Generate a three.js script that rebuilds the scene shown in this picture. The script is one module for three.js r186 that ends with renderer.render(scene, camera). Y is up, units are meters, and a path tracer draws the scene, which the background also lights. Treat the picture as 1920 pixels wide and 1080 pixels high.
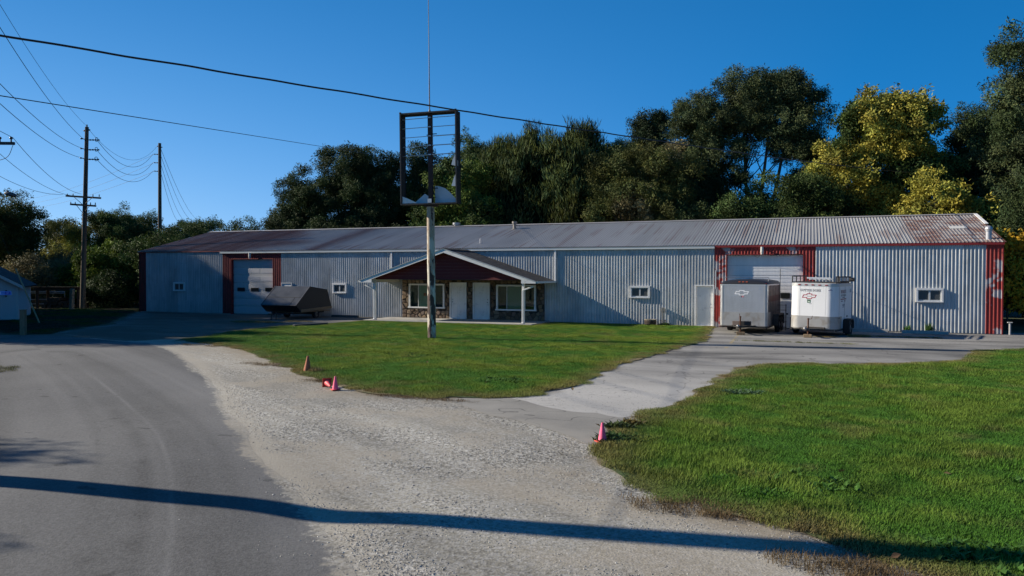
import * as THREE from 'three';
import { mergeGeometries } from 'three/addons/utils/BufferGeometryUtils.js';
import { RoundedBoxGeometry } from 'three/addons/geometries/RoundedBoxGeometry.js';

// ---------------------------------------------------------------- camera, sky, sun, exposure
const scene = new THREE.Scene();
const camera = new THREE.PerspectiveCamera(41.77, 16 / 9, 0.1, 2000);
camera.position.set(43.823, 2.7, 39.75);
camera.rotation.set(-0.01878, 0.3758, 0.00206, 'YXZ');
scene.add(camera);

const renderer = new THREE.WebGLRenderer({ antialias: true });
renderer.setSize(1024, 576);
renderer.toneMapping = THREE.LinearToneMapping;
renderer.toneMappingExposure = 1.5;
renderer.shadowMap.enabled = true;
renderer.shadowMap.type = THREE.PCFSoftShadowMap;

const SUN = new THREE.Vector3(-0.985, 0.4687, 0.171).normalize();      // towards the sun, about 25 degrees high
const EXPOSURE = 1.5;
{
  const W = 1024, H = 512, d = new Float32Array(W * H * 4), v = new THREE.Vector3();
  const zen = [0.005, 0.040, 0.155], mid = [0.008, 0.300, 0.83], pale = [0.35, 0.59, 0.85];
  for (let j = 0; j < H; j++) for (let i = 0; i < W; i++) {
    const el = ((j + 0.5) / H - 0.5) * Math.PI, az = ((i + 0.5) / W - 0.5) * 2 * Math.PI;
    v.set(Math.cos(el) * Math.cos(az), Math.sin(el), Math.cos(el) * Math.sin(az));
    const e = Math.max(el, 0) * 57.3, toSun = v.dot(SUN), depth = Math.exp(-e / 25), haze = Math.min(1, Math.exp(-e / 7) * Math.max(0.12, 0.11 + 1.5 * (toSun + 0.1))), glow = 1 + 0.3 * Math.max(-0.4, toSun + 0.1);
    for (let c = 0; c < 3; c++) { const base = zen[c] + (mid[c] - zen[c]) * depth; d[(j * W + i) * 4 + c] = (base + (pale[c] - base) * haze) * glow / EXPOSURE; }
    d[(j * W + i) * 4 + 3] = 1;
  }
  const t = new THREE.DataTexture(d, W, H, THREE.RGBAFormat, THREE.FloatType);
  t.mapping = THREE.EquirectangularReflectionMapping; t.magFilter = t.minFilter = THREE.LinearFilter; t.needsUpdate = true;
  scene.background = t; scene.environment = t;
}
const sun = new THREE.DirectionalLight(new THREE.Color().setRGB(1, 0.91, 0.77), 4.9);
sun.position.copy(SUN).multiplyScalar(120).add(new THREE.Vector3(30, 0, 10));
sun.target.position.set(30, 0, 10); sun.castShadow = true;
Object.assign(sun.shadow.camera, { left: -80, right: 80, top: 80, bottom: -80, near: 1, far: 400 });
sun.shadow.mapSize.set(4096, 4096);
scene.add(sun, sun.target);

// ---------------------------------------------------------------- helpers
function rng(seed) { let s = seed >>> 0; return () => { s = (s + 0x6d2b79f5) | 0; let t = Math.imul(s ^ (s >>> 15), 1 | s); t = (t + Math.imul(t ^ (t >>> 7), 61 | t)) ^ t; return ((t ^ (t >>> 14)) >>> 0) / 4294967296; }; }
const R0 = rng(12345), NT = new Float32Array(65536); for (let i = 0; i < 65536; i++) NT[i] = R0();
const hash2 = (x, y) => NT[((x & 255) + ((y & 255) << 8))];
function noise(x, y) { const xi = Math.floor(x), yi = Math.floor(y), fx = x - xi, fy = y - yi, u = fx * fx * (3 - 2 * fx), w = fy * fy * (3 - 2 * fy);
  const a = hash2(xi, yi), b = hash2(xi + 1, yi), c = hash2(xi, yi + 1), e = hash2(xi + 1, yi + 1); return a + (b - a) * u + (c - a) * w + (a - b - c + e) * u * w; }
function fbm(x, y, o = 4) { let s = 0, a = 0.5, n = 0; for (let i = 0; i < o; i++) { s += a * noise(x, y); n += a; a *= 0.5; x = x * 2.03 + 17.7; y = y * 2.03 + 9.1; } return s / n; }
const clamp = (x, a = 0, b = 1) => Math.min(b, Math.max(a, x)), sstep = (a, b, x) => { const t = clamp((x - a) / (b - a)); return t * t * (3 - 2 * t); }, lerp = (a, b, t) => a + (b - a) * t;
const mix3 = (a, b, t) => [lerp(a[0], b[0], t), lerp(a[1], b[1], t), lerp(a[2], b[2], t)];
const toS = new Uint8Array(4096); for (let i = 0; i < 4096; i++) { const c = i / 4095; toS[i] = Math.round(255 * (c <= 0.0031308 ? 12.92 * c : 1.055 * Math.pow(c, 1 / 2.4) - 0.055)); }
function colorTex(W, H, fn, wrap = true) {          // fn(u, v) -> linear rgb
  const d = new Uint8Array(W * H * 4);
  for (let j = 0; j < H; j++) for (let i = 0; i < W; i++) { const c = fn((i + 0.5) / W, (j + 0.5) / H), o = (j * W + i) * 4; for (let k = 0; k < 3; k++) d[o + k] = toS[Math.max(0, Math.min(4095, c[k] * 4095 | 0))]; d[o + 3] = 255; }
  const t = new THREE.DataTexture(d, W, H); t.colorSpace = THREE.SRGBColorSpace; return fin(t, wrap);
}
function dataTex(W, H, fn, wrap = true) {
  const d = new Uint8Array(W * H * 4);
  for (let j = 0; j < H; j++) for (let i = 0; i < W; i++) { const c = clamp(fn((i + 0.5) / W, (j + 0.5) / H)) * 255, o = (j * W + i) * 4; d[o] = d[o + 1] = d[o + 2] = c; d[o + 3] = 255; }
  return fin(new THREE.DataTexture(d, W, H), wrap);
}
function fin(t, wrap) { t.magFilter = THREE.LinearFilter; t.minFilter = THREE.LinearMipmapLinearFilter; t.generateMipmaps = true; t.wrapS = t.wrapT = wrap ? THREE.RepeatWrapping : THREE.ClampToEdgeWrapping; t.needsUpdate = true; return t; }
const rep = (t, x, y = x) => { const c = t.clone(); c.repeat.set(x, y); c.needsUpdate = true; return c; };
const C3 = (r, g, b) => new THREE.Color().setRGB(r, g, b);
const M = (r, g, b, o = {}) => new THREE.MeshStandardMaterial({ color: C3(r, g, b), roughness: 0.8, metalness: 0, ...o });
// tileable noise
const tn = (u, v, n, s = 0) => { const x = u * n, y = v * n, xi = Math.floor(x), yi = Math.floor(y), fx = x - xi, fy = y - yi, a = fx * fx * (3 - 2 * fx), b = fy * fy * (3 - 2 * fy), m = (k) => ((k % n) + n) % n;
  const h = (i, j) => hash2(m(i) + s * 37, m(j) + s * 91); return lerp(lerp(h(xi, yi), h(xi + 1, yi), a), lerp(h(xi, yi + 1), h(xi + 1, yi + 1), a), b); };
const tfbm = (u, v, n, o, s = 0) => { let a = 0.5, r = 0, q = 0; for (let i = 0; i < o; i++) { r += a * tn(u, v, n << i, s + i); q += a; a *= 0.55; } return r / q; };

const used = new Map();
function numbered(n) { const k = used.get(n) || 0; used.set(n, k + 1); return k ? n + '_' + String(k).padStart(3, '0') : n; }
function tag(o, label, category, group) { o.userData.label = label; o.userData.category = category; if (group) o.userData.group = group; return o; }
function thing(name, label, category, x = 0, y = 0, z = 0, ry = 0, group) { const g = new THREE.Group(); g.name = numbered(name); g.position.set(x, y, z); g.rotation.y = ry; scene.add(g); return tag(g, label, category, group); }
function sub(parent, name, x = 0, y = 0, z = 0, ry = 0) { const g = new THREE.Group(); g.name = name; g.position.set(x, y, z); g.rotation.y = ry; parent.add(g); return g; }
function metreUV(g) { const p = g.attributes.position, n = g.attributes.normal, uv = new Float32Array(p.count * 2);
  for (let i = 0; i < p.count; i++) { const ax = Math.abs(n.getX(i)), ay = Math.abs(n.getY(i)), az = Math.abs(n.getZ(i)), x = p.getX(i), y = p.getY(i), z = p.getZ(i);
    if (ay > ax && ay > az) { uv[2 * i] = x; uv[2 * i + 1] = z; } else if (ax > az) { uv[2 * i] = z; uv[2 * i + 1] = y; } else { uv[2 * i] = x; uv[2 * i + 1] = y; } }
  g.setAttribute('uv', new THREE.BufferAttribute(uv, 2)); return g; }
function clean(g) { const q = g.index ? g.toNonIndexed() : g; for (const k of Object.keys(q.attributes)) if (!['position', 'normal', 'uv'].includes(k)) q.deleteAttribute(k); if (!q.attributes.normal) q.computeVertexNormals(); return q; }
function merge(list, keepUV) { const a = (Array.isArray(list) ? list : [list]).map(clean); const g = a.length === 1 ? a[0] : mergeGeometries(keepUV ? a : a.map((x) => { x.deleteAttribute('uv'); return x; })); if (!keepUV) metreUV(g); return g; }
function part(parent, name, geos, mat, keepUV) { const m = new THREE.Mesh(geos.isBufferGeometry && keepUV ? clean(geos) : merge(geos, keepUV), mat); m.name = name; m.castShadow = m.receiveShadow = true; parent.add(m); return m; }
function solo(name, label, category, geos, mat, group, keepUV) { const m = part(scene, numbered(name), geos, mat, keepUV); return tag(m, label, category, group); }
function struct(name, geo, mat, keepUV = true) { const m = part(scene, numbered(name), geo, mat, keepUV); m.userData.kind = 'structure'; return m; }
function B(w, h, d, x = 0, y = 0, z = 0, rx = 0, ry = 0, rz = 0) { const g = new THREE.BoxGeometry(w, h, d); return T(g, x, y, z, rx, ry, rz); }
function RB(w, h, d, r, x = 0, y = 0, z = 0, rx = 0, ry = 0, rz = 0, s = 2) { return T(new RoundedBoxGeometry(w, h, d, s, Math.min(r, w / 2.01, h / 2.01, d / 2.01)), x, y, z, rx, ry, rz); }
function T(g, x, y, z, rx = 0, ry = 0, rz = 0) { g.applyMatrix4(new THREE.Matrix4().compose(new THREE.Vector3(x, y, z), new THREE.Quaternion().setFromEuler(new THREE.Euler(rx, ry, rz)), new THREE.Vector3(1, 1, 1))); return g; }
function Cy(p, q, r0, r1 = r0, n = 10, open = false) { const a = new THREE.Vector3(...p), b = new THREE.Vector3(...q), l = a.distanceTo(b), g = new THREE.CylinderGeometry(r1, r0, l, n, 1, open);
  g.applyQuaternion(new THREE.Quaternion().setFromUnitVectors(new THREE.Vector3(0, 1, 0), b.clone().sub(a).normalize())); const m = a.add(b).multiplyScalar(0.5); g.translate(m.x, m.y, m.z); return g; }
const boxX = (x0, x1, y0, y1, z0, z1) => B(x1 - x0, y1 - y0, z1 - z0, (x0 + x1) / 2, (y0 + y1) / 2, (z0 + z1) / 2);
function tube(points, r, n = 6, seg = 40) { return new THREE.TubeGeometry(new THREE.CatmullRomCurve3(points.map((p) => new THREE.Vector3(...p))), seg, r, n, false); }
function extrude(pts, depth, bevel = 0) { const s = new THREE.Shape(pts.map((p) => new THREE.Vector2(p[0], p[1]))); return new THREE.ExtrudeGeometry(s, { depth, bevelEnabled: bevel > 0, bevelSize: bevel, bevelThickness: bevel, bevelSegments: 1, curveSegments: 8 }); }

// ---------------------------------------------------------------- terrain height and the sheets that lie on it
const RUT = [[38.1, 32.25], [38.75, 32.75], [39.2, 33.2]];
function hgt(x, z) {
  const far = sstep(7, 13, z) * (1 - sstep(60, 90, Math.hypot(x - 40, z - 25)));
  let h = (fbm(x * 0.23 + 40, z * 0.23 + 11, 2) - 0.5) * 0.12 * far;
  const d = Math.hypot((x - 38.72) * 0.62 + (z - 32.7) * 0.5, ((z - 32.7) * 0.62 - (x - 38.72) * 0.5) * 1.0);
  h += far * (0.03 * (1 - sstep(34, 38, x)) * sstep(29, 32, z) - 0.06 * sstep(37, 44, x) * sstep(26.5, 31, z));
  h -= 0.075 * Math.exp(-d * d / 0.32) * (far > 0 ? 1 : 0);
  return h;
}
function sdPoly(x, z, P) { let d = 1e9, s = 1; for (let i = 0, j = P.length - 1; i < P.length; j = i++) { const ax = P[i][0], az = P[i][1], bx = P[j][0], bz = P[j][1], ex = bx - ax, ez = bz - az, wx = x - ax, wz = z - az, t = clamp((wx * ex + wz * ez) / (ex * ex + ez * ez)), dx = wx - ex * t, dz = wz - ez * t;
  d = Math.min(d, dx * dx + dz * dz); const c1 = z >= az, c2 = z < bz, c3 = ex * wz > ez * wx; if ((c1 && c2 && c3) || (!c1 && !c2 && !c3)) s = -s; } return s * Math.sqrt(d); }
const LAWN_L = [[20.6, 16.75], [24.45, 18.03], [28.87, 21.17], [32.03, 23.64], [34.37, 25.04], [35.63, 25.33], [36.96, 24.86], [38.06, 24.33], [38.56, 22.16], [38.79, 15.8], [39.86, 8.71], [39.3, 0.9], [39.2, 0.02], [30.46, 0.02], [30.46, 2.98], [20.25, 2.98], [19.9, 5.66], [18.7, 8.2], [19.2, 12.5]];
const LAWN_R = [[40.97, 24.88], [40.72, 26.6], [40.86, 28.38], [41.32, 29.57], [42.3, 30.5], [43.45, 31.0], [44.4, 31.55], [44.95, 32.0], [46.4, 33.3], [48.6, 35.6], [56, 42], [75, 50], [75, 3.0], [62, 4.2], [55, 6.2], [51.07, 7.51], [49.5, 8.6], [48.9, 10.6], [48.1, 13.3], [46, 14.7], [43.57, 15.52], [42.6, 15.9], [42.11, 16.9], [41.6, 20.5], [41.35, 23.4]];
const DRIVE = [[37.2, 24.9], [38.0, 23.5], [38.2, 15.8], [39.2, 8.7], [38.9, 0.5], [39.26, -0.25], [43.6, -0.25], [43.7, 0.02], [51.9, 0.02], [52.6, -1.5], [70, -2], [70, 4.5], [62, 5], [51.3, 8.2], [49.4, 11.0], [48.6, 13.8], [46, 15.3], [43.6, 16.0], [42.8, 16.6], [42.5, 20.5], [41.6, 24.2], [40.5, 25.9], [39.2, 25.6]];
const APRON = [[36.4, 25.2], [37.4, 24.2], [39.2, 25.45], [40.5, 25.8], [41.4, 25.3], [41.2, 28.3], [40.7, 28.25], [39.9, 27.5], [38.9, 26.95], [37.6, 26.2]];
const ROADP = [[-60, 26.5], [-60, 17.5], [4, 17.0], [11.1, 17.3], [16, 16.9], [20.2, 17.8], [24.5, 20.6], [28.62, 23.92], [30.9, 25.75], [32.81, 27.75], [34.91, 29.5], [36.2, 30.85], [37.2, 31.53], [38.75, 32.75], [39.71, 33.65], [40.3, 34.2], [43, 37.0], [50, 44.5], [60, 56], [50, 64], [38, 50], [31, 36.5], [26.3, 28.9], [23.6, 26.2], [20.5, 24.7], [12, 25.0]];
const GRAVEL = [[18.5, 17.2], [20.9, 15.8], [39.5, 14], [44, 20], [47, 34], [60, 52], [66, 60], [50, 64], [34, 40], [18, 30]];
const YARD = [[9.5, 10.5], [4.2, 4.6], [1.0, 1.2], [0.4, 0.0], [7.9, 0.0], [8.2, -0.25], [11.5, -0.25], [11.7, 0.0], [14.5, 0.0], [20.5, 5], [20.8, 12], [21.5, 18.4], [18, 20], [9, 20], [13.2, 16.6]];
const PAD = [[13.4, 0.02], [20.24, 0.02], [20.3, 2.9], [20.6, 5.7], [19.6, 8.9], [17.4, 8.0], [15.8, 5.2], [13.2, 3.2]];
// sheet: cells of a square grid cut by the outline (marching squares), following the terrain
function sheet(P, off, cell, rough, uvO, uvS, seed = 0) {
  let x0 = 1e9, x1 = -1e9, z0 = 1e9, z1 = -1e9; for (const p of P) { x0 = Math.min(x0, p[0]); x1 = Math.max(x1, p[0]); z0 = Math.min(z0, p[1]); z1 = Math.max(z1, p[1]); }
  x0 = Math.floor((x0 - 0.5) / cell) * cell; z0 = Math.floor((z0 - 0.5) / cell) * cell; const nx = Math.ceil((x1 + 0.5 - x0) / cell), nz = Math.ceil((z1 + 0.5 - z0) / cell);
  const f = new Float32Array((nx + 1) * (nz + 1)), Y = new Float32Array((nx + 1) * (nz + 1));
  for (let j = 0; j <= nz; j++) for (let i = 0; i <= nx; i++) { const x = x0 + i * cell, z = z0 + j * cell; let d = sdPoly(x, z, P);
    if (Math.abs(d) < 1.5 && rough) { const k = rough * sstep(0.05, 0.6, z); d += k * ((fbm(x * 1.1 + seed, z * 1.1, 3) - 0.5) * 1.6 + (noise(x * 5 + seed, z * 5) - 0.5) * 0.35); }
    f[j * (nx + 1) + i] = d; Y[j * (nx + 1) + i] = d < 1 ? hgt(x, z) + off : off; }
  const pos = [], uv = [];
  const put = (p) => { pos.push(p[0], p[1], p[2]); uv.push((p[0] - uvO[0]) / uvS, (p[2] - uvO[1]) / uvS); };
  for (let j = 0; j < nz; j++) for (let i = 0; i < nx; i++) {
    const ids = [j * (nx + 1) + i, (j + 1) * (nx + 1) + i, (j + 1) * (nx + 1) + i + 1, j * (nx + 1) + i + 1], fs = ids.map((k) => f[k]);
    if (fs.every((q) => q >= 0)) continue;
    const cs = [[x0 + i * cell, Y[ids[0]], z0 + j * cell], [x0 + i * cell, Y[ids[1]], z0 + (j + 1) * cell], [x0 + (i + 1) * cell, Y[ids[2]], z0 + (j + 1) * cell], [x0 + (i + 1) * cell, Y[ids[3]], z0 + j * cell]];
    const poly = []; for (let k = 0; k < 4; k++) { const a = cs[k], b = cs[(k + 1) % 4], fa = fs[k], fb = fs[(k + 1) % 4]; if (fa < 0) poly.push(a); if ((fa < 0) !== (fb < 0)) { const t = fa / (fa - fb); poly.push(mix3(a, b, t)); } }
    for (let k = 1; k + 1 < poly.length; k++) { put(poly[0]); put(poly[k]); put(poly[k + 1]); }
  }
  const g = new THREE.BufferGeometry(); g.setAttribute('position', new THREE.Float32BufferAttribute(pos, 3)); g.setAttribute('uv', new THREE.Float32BufferAttribute(uv, 2));
  const nor = new Float32Array(pos.length), e = 0.15; for (let i = 0; i < pos.length; i += 3) { const x = pos[i], z = pos[i + 2], dx = (hgt(x + e, z) - hgt(x - e, z)) / (2 * e), dz = (hgt(x, z + e) - hgt(x, z - e)) / (2 * e), l = 1 / Math.hypot(dx, 1, dz); nor[i] = -dx * l; nor[i + 1] = l; nor[i + 2] = -dz * l; }
  g.setAttribute('normal', new THREE.BufferAttribute(nor, 3)); return g;
}

// ---------------------------------------------------------------- ground materials and sheets
const gravelBump = dataTex(512, 512, (u, v) => { let m = 1; const n = 56, x = u * n, y = v * n, xi = Math.floor(x), yi = Math.floor(y), w = (k) => ((k % n) + n) % n; let s = 0; for (let a = -1; a <= 1; a++) for (let b = -1; b <= 1; b++) { const i = w(xi + a), j = w(yi + b), d = Math.hypot(xi + a + hash2(i, j) - x, yi + b + hash2(i + 99, j + 31) - y); if (d < m) { m = d; s = hash2(i + 7, j + 170); } } return clamp(0.25 + 0.75 * s * (1 - m * m * 1.1)) * 0.7 + 0.3 * tfbm(u, v, 64, 2, 3); });
const fineBump = dataTex(512, 512, (u, v) => tfbm(u, v, 96, 2, 5) * 0.7 + tfbm(u, v, 12, 3, 9) * 0.3);
const GS = 28, GO = [19, 13];
const tracks = (x, z) => { const t = (x - 38) * 0.87 + (z - 28) * 0.5, s = (z - 28) * 0.87 - (x - 38) * 0.5; return noise(t * 0.16 + 5, s * 1.3) * 0.5 + noise(t * 0.3 + 31, s * 3.4 + 30) * 0.3 + noise(t * 0.6, s * 8 + 3) * 0.2; };
const gravelTone = (x, z, cell) => {
  const big = fbm(x * 0.5, z * 0.5, 3), tr = tracks(x, z), st = noise(x * 30, z * 30), st2 = hash2(Math.floor(x * cell), Math.floor(z * cell)), st3 = hash2(Math.floor(x * cell * 0.5 + 0.3) + 91, Math.floor(z * cell * 0.5) + 57), loose = sstep(0.42, 0.6, fbm(x * 0.7 + 60, z * 0.9 + 9, 3) * 0.6 + tr * 0.4);
  let k = 0.280 + 0.12 * (big - 0.5) + 0.24 * (tr - 0.5); const amp = 0.95 + 1.45 * loose;
  k += amp * ((st - 0.5) * 0.09 + (st2 - 0.5) * 0.15 + (st3 - 0.5) * 0.10); if (st2 > 0.95 - 0.03 * loose) k *= 0.5; if (st2 < 0.03) k += 0.12 * amp;
  let c = [k, k * lerp(0.93, 0.965, st3), k * lerp(0.75, 0.88, st3)];
  c = mix3(c, [0.34, 0.295, 0.225], 0.45 * (1 - loose) * sstep(0.4, 0.65, fbm(x * 0.9 + 5, z * 1.2, 3)));
  const dr = sdPoly(x, z, ROADP); c = mix3(c, [0.36, 0.325, 0.26], 0.8 * Math.exp(-Math.pow(dr - 0.16, 2) / (0.03 + 0.05 * noise(x * 0.7, z * 0.7))) * (0.5 + 0.5 * noise(x * 0.8 + 9, z * 0.8)));
  for (const q of [0, 0.22, 0.5, 0.72]) { const u = (x - 40.9 - q) * 0.83 - (z - 33.4) * 0.56 , w = (x - 40.9) * 0.56 + (z - 33.4) * 0.83; if (w > -2.6 && w < 3 && Math.abs(u) < 0.05) { c = c.map((p) => p * (0.95 + 0.06 * Math.sin(w * 60))); } }
  return c; };
const gravelMap = colorTex(2048, 2048, (u, v) => {
  const x = GO[0] + u * GS, z = GO[1] + v * GS; let c = gravelTone(x, z, 58);
  const edge = Math.min(sdPoly(x, z, LAWN_L), sdPoly(x, z, LAWN_R)); c = mix3(c, [0.19, 0.145, 0.085], 0.75 * clamp(1 - edge / 0.9) * sstep(0.35, 0.65, fbm(x * 1.7, z * 1.7 + 40, 3)));
  return mix3(c, [0.26, 0.215, 0.145], 0.65 * Math.exp(-edge * edge / 1.6) * (1 - sstep(31, 35, x)) * (0.4 + 0.6 * fbm(x * 2, z * 2, 2)));
}, false);
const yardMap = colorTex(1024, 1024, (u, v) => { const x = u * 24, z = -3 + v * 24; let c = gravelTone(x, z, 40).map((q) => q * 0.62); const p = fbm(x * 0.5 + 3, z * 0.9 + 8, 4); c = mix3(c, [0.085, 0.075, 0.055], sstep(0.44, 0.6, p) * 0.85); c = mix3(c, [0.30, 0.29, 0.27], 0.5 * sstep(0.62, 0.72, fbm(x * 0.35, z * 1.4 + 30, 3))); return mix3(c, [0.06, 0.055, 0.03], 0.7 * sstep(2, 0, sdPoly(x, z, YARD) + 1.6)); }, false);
const ARC = [[20.5, 22.2], [24.56, 24.35], [27.67, 26.25], [29.73, 27.51], [31.19, 28.49], [32.41, 29.31], [33.45, 30.06], [34.41, 30.83], [35.18, 31.47], [35.87, 32.07], [36.47, 32.63], [37.4, 33.52], [38.02, 34.16], [38.46, 34.62], [41, 38]];
const sdLine = (x, z, L) => { let d = 1e9, sg = 1, al = 0, acc = 0; for (let i = 0; i + 1 < L.length; i++) { const ax = L[i][0], az = L[i][1], ex = L[i + 1][0] - ax, ez = L[i + 1][1] - az, l = Math.hypot(ex, ez), t = clamp(((x - ax) * ex + (z - az) * ez) / (l * l)), q = Math.hypot(x - ax - ex * t, z - az - ez * t); if (q < d) { d = q; sg = ex * (z - az) - ez * (x - ax) > 0 ? 1 : -1; al = acc + t * l; } acc += l; } return [d * sg, al]; };
const ROADO = [4, 12], ROADS = 40;
const roadMap = colorTex(2048, 2048, (u, v) => {
  const x = ROADO[0] + u * ROADS, z = ROADO[1] + v * ROADS, [d, al] = sdLine(x, z, ARC), g = hash2(Math.floor(x * 51), Math.floor(z * 51));
  let k = 0.093 + (g - 0.5) * 0.05 + (fbm(x * 0.5, z * 0.5, 3) - 0.5) * 0.035 + (noise(d * 1.7 + 40, al * 0.07) - 0.5) * 0.045 + (noise(d * 7, al * 0.12 + 9) - 0.5) * 0.02;
  k += 0.038 * Math.exp(-d * d / 0.0012) * (0.35 + 0.65 * noise(al * 0.9, 3)) * sstep(5, 9, al) + 0.022 * Math.exp(-Math.pow(d + 1.9, 2) / 0.25) ;
  k -= 0.03 * (Math.exp(-Math.pow(d - 0.35, 2) / 0.02) + 0.7 * Math.exp(-Math.pow(d + 0.25, 2) / 0.015)) * sstep(9, 14, al) * noise(al * 2, 8);
  if (noise(x * 3.3, z * 3.3) > 0.93 && fbm(x, z, 2) > 0.55) k -= 0.045; for (const [px, pz, s] of [[35.2, 31.9, 0.14], [38.0, 34.9, 0.2], [37.5, 34.7, 0.12], [31.8, 29.4, 0.1]]) k -= 0.05 * Math.exp(-((x - px) ** 2 + (z - pz) ** 2) / (s * s)) * noise(x * 9, z * 9); if (Math.abs(fbm(x * 0.35 + 12, z * 0.5 + 3, 4) - 0.5) < 0.0022 && noise(x * 0.3, z * 0.3 + 60) > 0.52) k *= 0.72; // oil spots, hairline cracks
  const e = -sdPoly(x, z, ROADP), dust = clamp(1 - e / (0.10 + 0.42 * fbm(x * 0.9, z * 0.9 + 7, 3))) * sstep(12, 18, x); let c = [k, k * 0.985, k * 0.955];
  if (dust <= 0) return c; return mix3(c, gravelTone(x, z, 58).map((q) => q * 0.92), 0.9 * sstep(0.35, 0.75, dust + (noise(x * 15, z * 15) - 0.5) * 0.55 + (fbm(x * 1.4, z * 1.4, 2) - 0.5) * 0.5));
}, false);
const DO = [36, -3], DS = 30;
const cracks = (x, z) => { let a = Math.abs(fbm(x * 0.7 + 3, z * 0.7, 3) - 0.5), b = Math.abs(fbm(x * 0.5 + 50, z * 0.9 + 20, 4) - 0.53); return Math.min(a, b * 1.2); };
const driveMap = colorTex(1536, 1536, (u, v) => {
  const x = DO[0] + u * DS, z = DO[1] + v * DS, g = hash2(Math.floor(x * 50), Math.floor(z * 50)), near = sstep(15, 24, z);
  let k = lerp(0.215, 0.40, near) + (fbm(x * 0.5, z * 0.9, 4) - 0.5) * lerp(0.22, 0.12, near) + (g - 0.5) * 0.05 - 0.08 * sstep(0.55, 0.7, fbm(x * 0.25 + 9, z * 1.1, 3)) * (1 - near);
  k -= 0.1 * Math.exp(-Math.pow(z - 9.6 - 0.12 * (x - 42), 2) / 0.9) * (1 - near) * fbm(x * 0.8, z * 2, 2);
  for (const j of [5.2, 11.4, 17.0]) k -= 0.1 * Math.exp(-Math.pow(z - j - 0.02 * x + 0.9, 2) / 0.0008);
  if (cracks(x, z) < 0.004) k *= 0.55;
  let c = [k, k * 0.96, k * 0.88];
  const yl = Math.abs(x - 40.9 - (z - 6) * 0.02), p = noise(x * 4, z * 4); if (z > 3 && z < 12 && yl < 0.06 && p > 0.45) c = mix3(c, [0.38, 0.28, 0.08], 0.4);
  const e = Math.min(sdPoly(x, z, LAWN_L), sdPoly(x, z, LAWN_R)); return mix3(c, [0.16, 0.13, 0.08], 0.6 * clamp(1 - e / 0.35) * sstep(0.4, 0.6, noise(x * 3, z * 3)));
}, false);
const apronMap = colorTex(768, 768, (u, v) => { const x = 35 + u * 8, z = 22 + v * 8, g = hash2(Math.floor(x * 70), Math.floor(z * 70)); let k = 0.24 + (fbm(x * 1.2, z * 1.2, 4) - 0.5) * 0.12 + (g - 0.5) * 0.04; if (Math.abs(fbm(x * 0.8 + 3, z * 1.1, 3) - 0.5) < 0.006) k *= 0.4;
  const e = -sdPoly(x, z, APRON); let c = [k, k * 0.95, k * 0.84]; const gr = clamp(1 - e / 0.8) * sstep(25.4, 26.6, z + (x - 37) * -0.3) * sstep(0.35, 0.6, fbm(x * 2, z * 2, 3)); return mix3(c, [0.29, 0.27, 0.23], 0.8 * gr); }, false);
const LO = [18, 0], LS = 48;
const lawnMap = colorTex(1024, 1024, (u, v) => { const x = LO[0] + u * LS, z = LO[1] + v * LS, b = fbm(x * 0.6, z * 0.6, 4), f = hash2(Math.floor(x * 21), Math.floor(z * 21)); let c = mix3([0.05, 0.085, 0.018], [0.12, 0.125, 0.035], sstep(0.4, 0.65, b)); c = c.map((q) => q * (0.7 + 0.6 * f));
  const e = -Math.min(sdPoly(x, z, LAWN_L), sdPoly(x, z, LAWN_R)); return mix3(c, [0.17, 0.12, 0.06], 0.8 * clamp(1 - e / 0.7) * sstep(0.3, 0.6, fbm(x * 1.3, z * 1.3 + 7, 3))); }, false);
const wildMap = colorTex(512, 512, (u, v) => { const b = tfbm(u, v, 6, 4, 2), f = tn(u, v, 128, 4); return mix3([0.045, 0.06, 0.02], [0.11, 0.095, 0.045], sstep(0.4, 0.62, b)).map((q) => q * (0.6 + 0.8 * f)); });
{ // the broad ground: fine in the middle, stretching out to the horizon
  const ax = (lo, hi, st, far) => { const a = []; for (let x = lo; x <= hi + 1e-6; x += st) a.push(x); let s = st; while (a[0] > -far) { s *= 1.35; a.unshift(a[0] - s); } s = st; while (a[a.length - 1] < far) { s *= 1.35; a.push(a[a.length - 1] + s); } return a; };
  const X = ax(-10, 76, 0.6, 900), Z = ax(-6, 56, 0.6, 900), pos = [], uv = [], idx = [];
  for (const z of Z) for (const x of X) { pos.push(x, hgt(x, z) - 0.035, z); uv.push(x / 9, z / 9); }
  for (let j = 0; j + 1 < Z.length; j++) for (let i = 0; i + 1 < X.length; i++) { const a = j * X.length + i, b = a + X.length; idx.push(a, b, a + 1, a + 1, b, b + 1); }
  const g = new THREE.BufferGeometry(); g.setAttribute('position', new THREE.Float32BufferAttribute(pos, 3)); g.setAttribute('uv', new THREE.Float32BufferAttribute(uv, 2)); g.setIndex(idx); g.computeVertexNormals();
  struct('ground', g, M(1, 1, 1, { map: wildMap, roughness: 1 }));
}
struct('gravel_lot', sheet(GRAVEL, 0, 0.25, 0.5, GO, GS, 3), M(1, 1, 1, { map: gravelMap, roughness: 0.95, bumpMap: rep(gravelBump, GS / 1.25), bumpScale: 0.004 }));
struct('gravel_yard', sheet(YARD, -0.003, 0.25, 0.5, [0, -3], 24, 3), M(1, 1, 1, { map: yardMap, roughness: 0.95, bumpMap: rep(gravelBump, 24 / 1.25), bumpScale: 0.005 }));
struct('road', sheet(ROADP, 0.002, 0.25, 0.13, ROADO, ROADS, 11), M(1, 1, 1, { map: roadMap, roughness: 0.9, bumpMap: rep(fineBump, ROADS / 1.2), bumpScale: 0.004 }));
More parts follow.
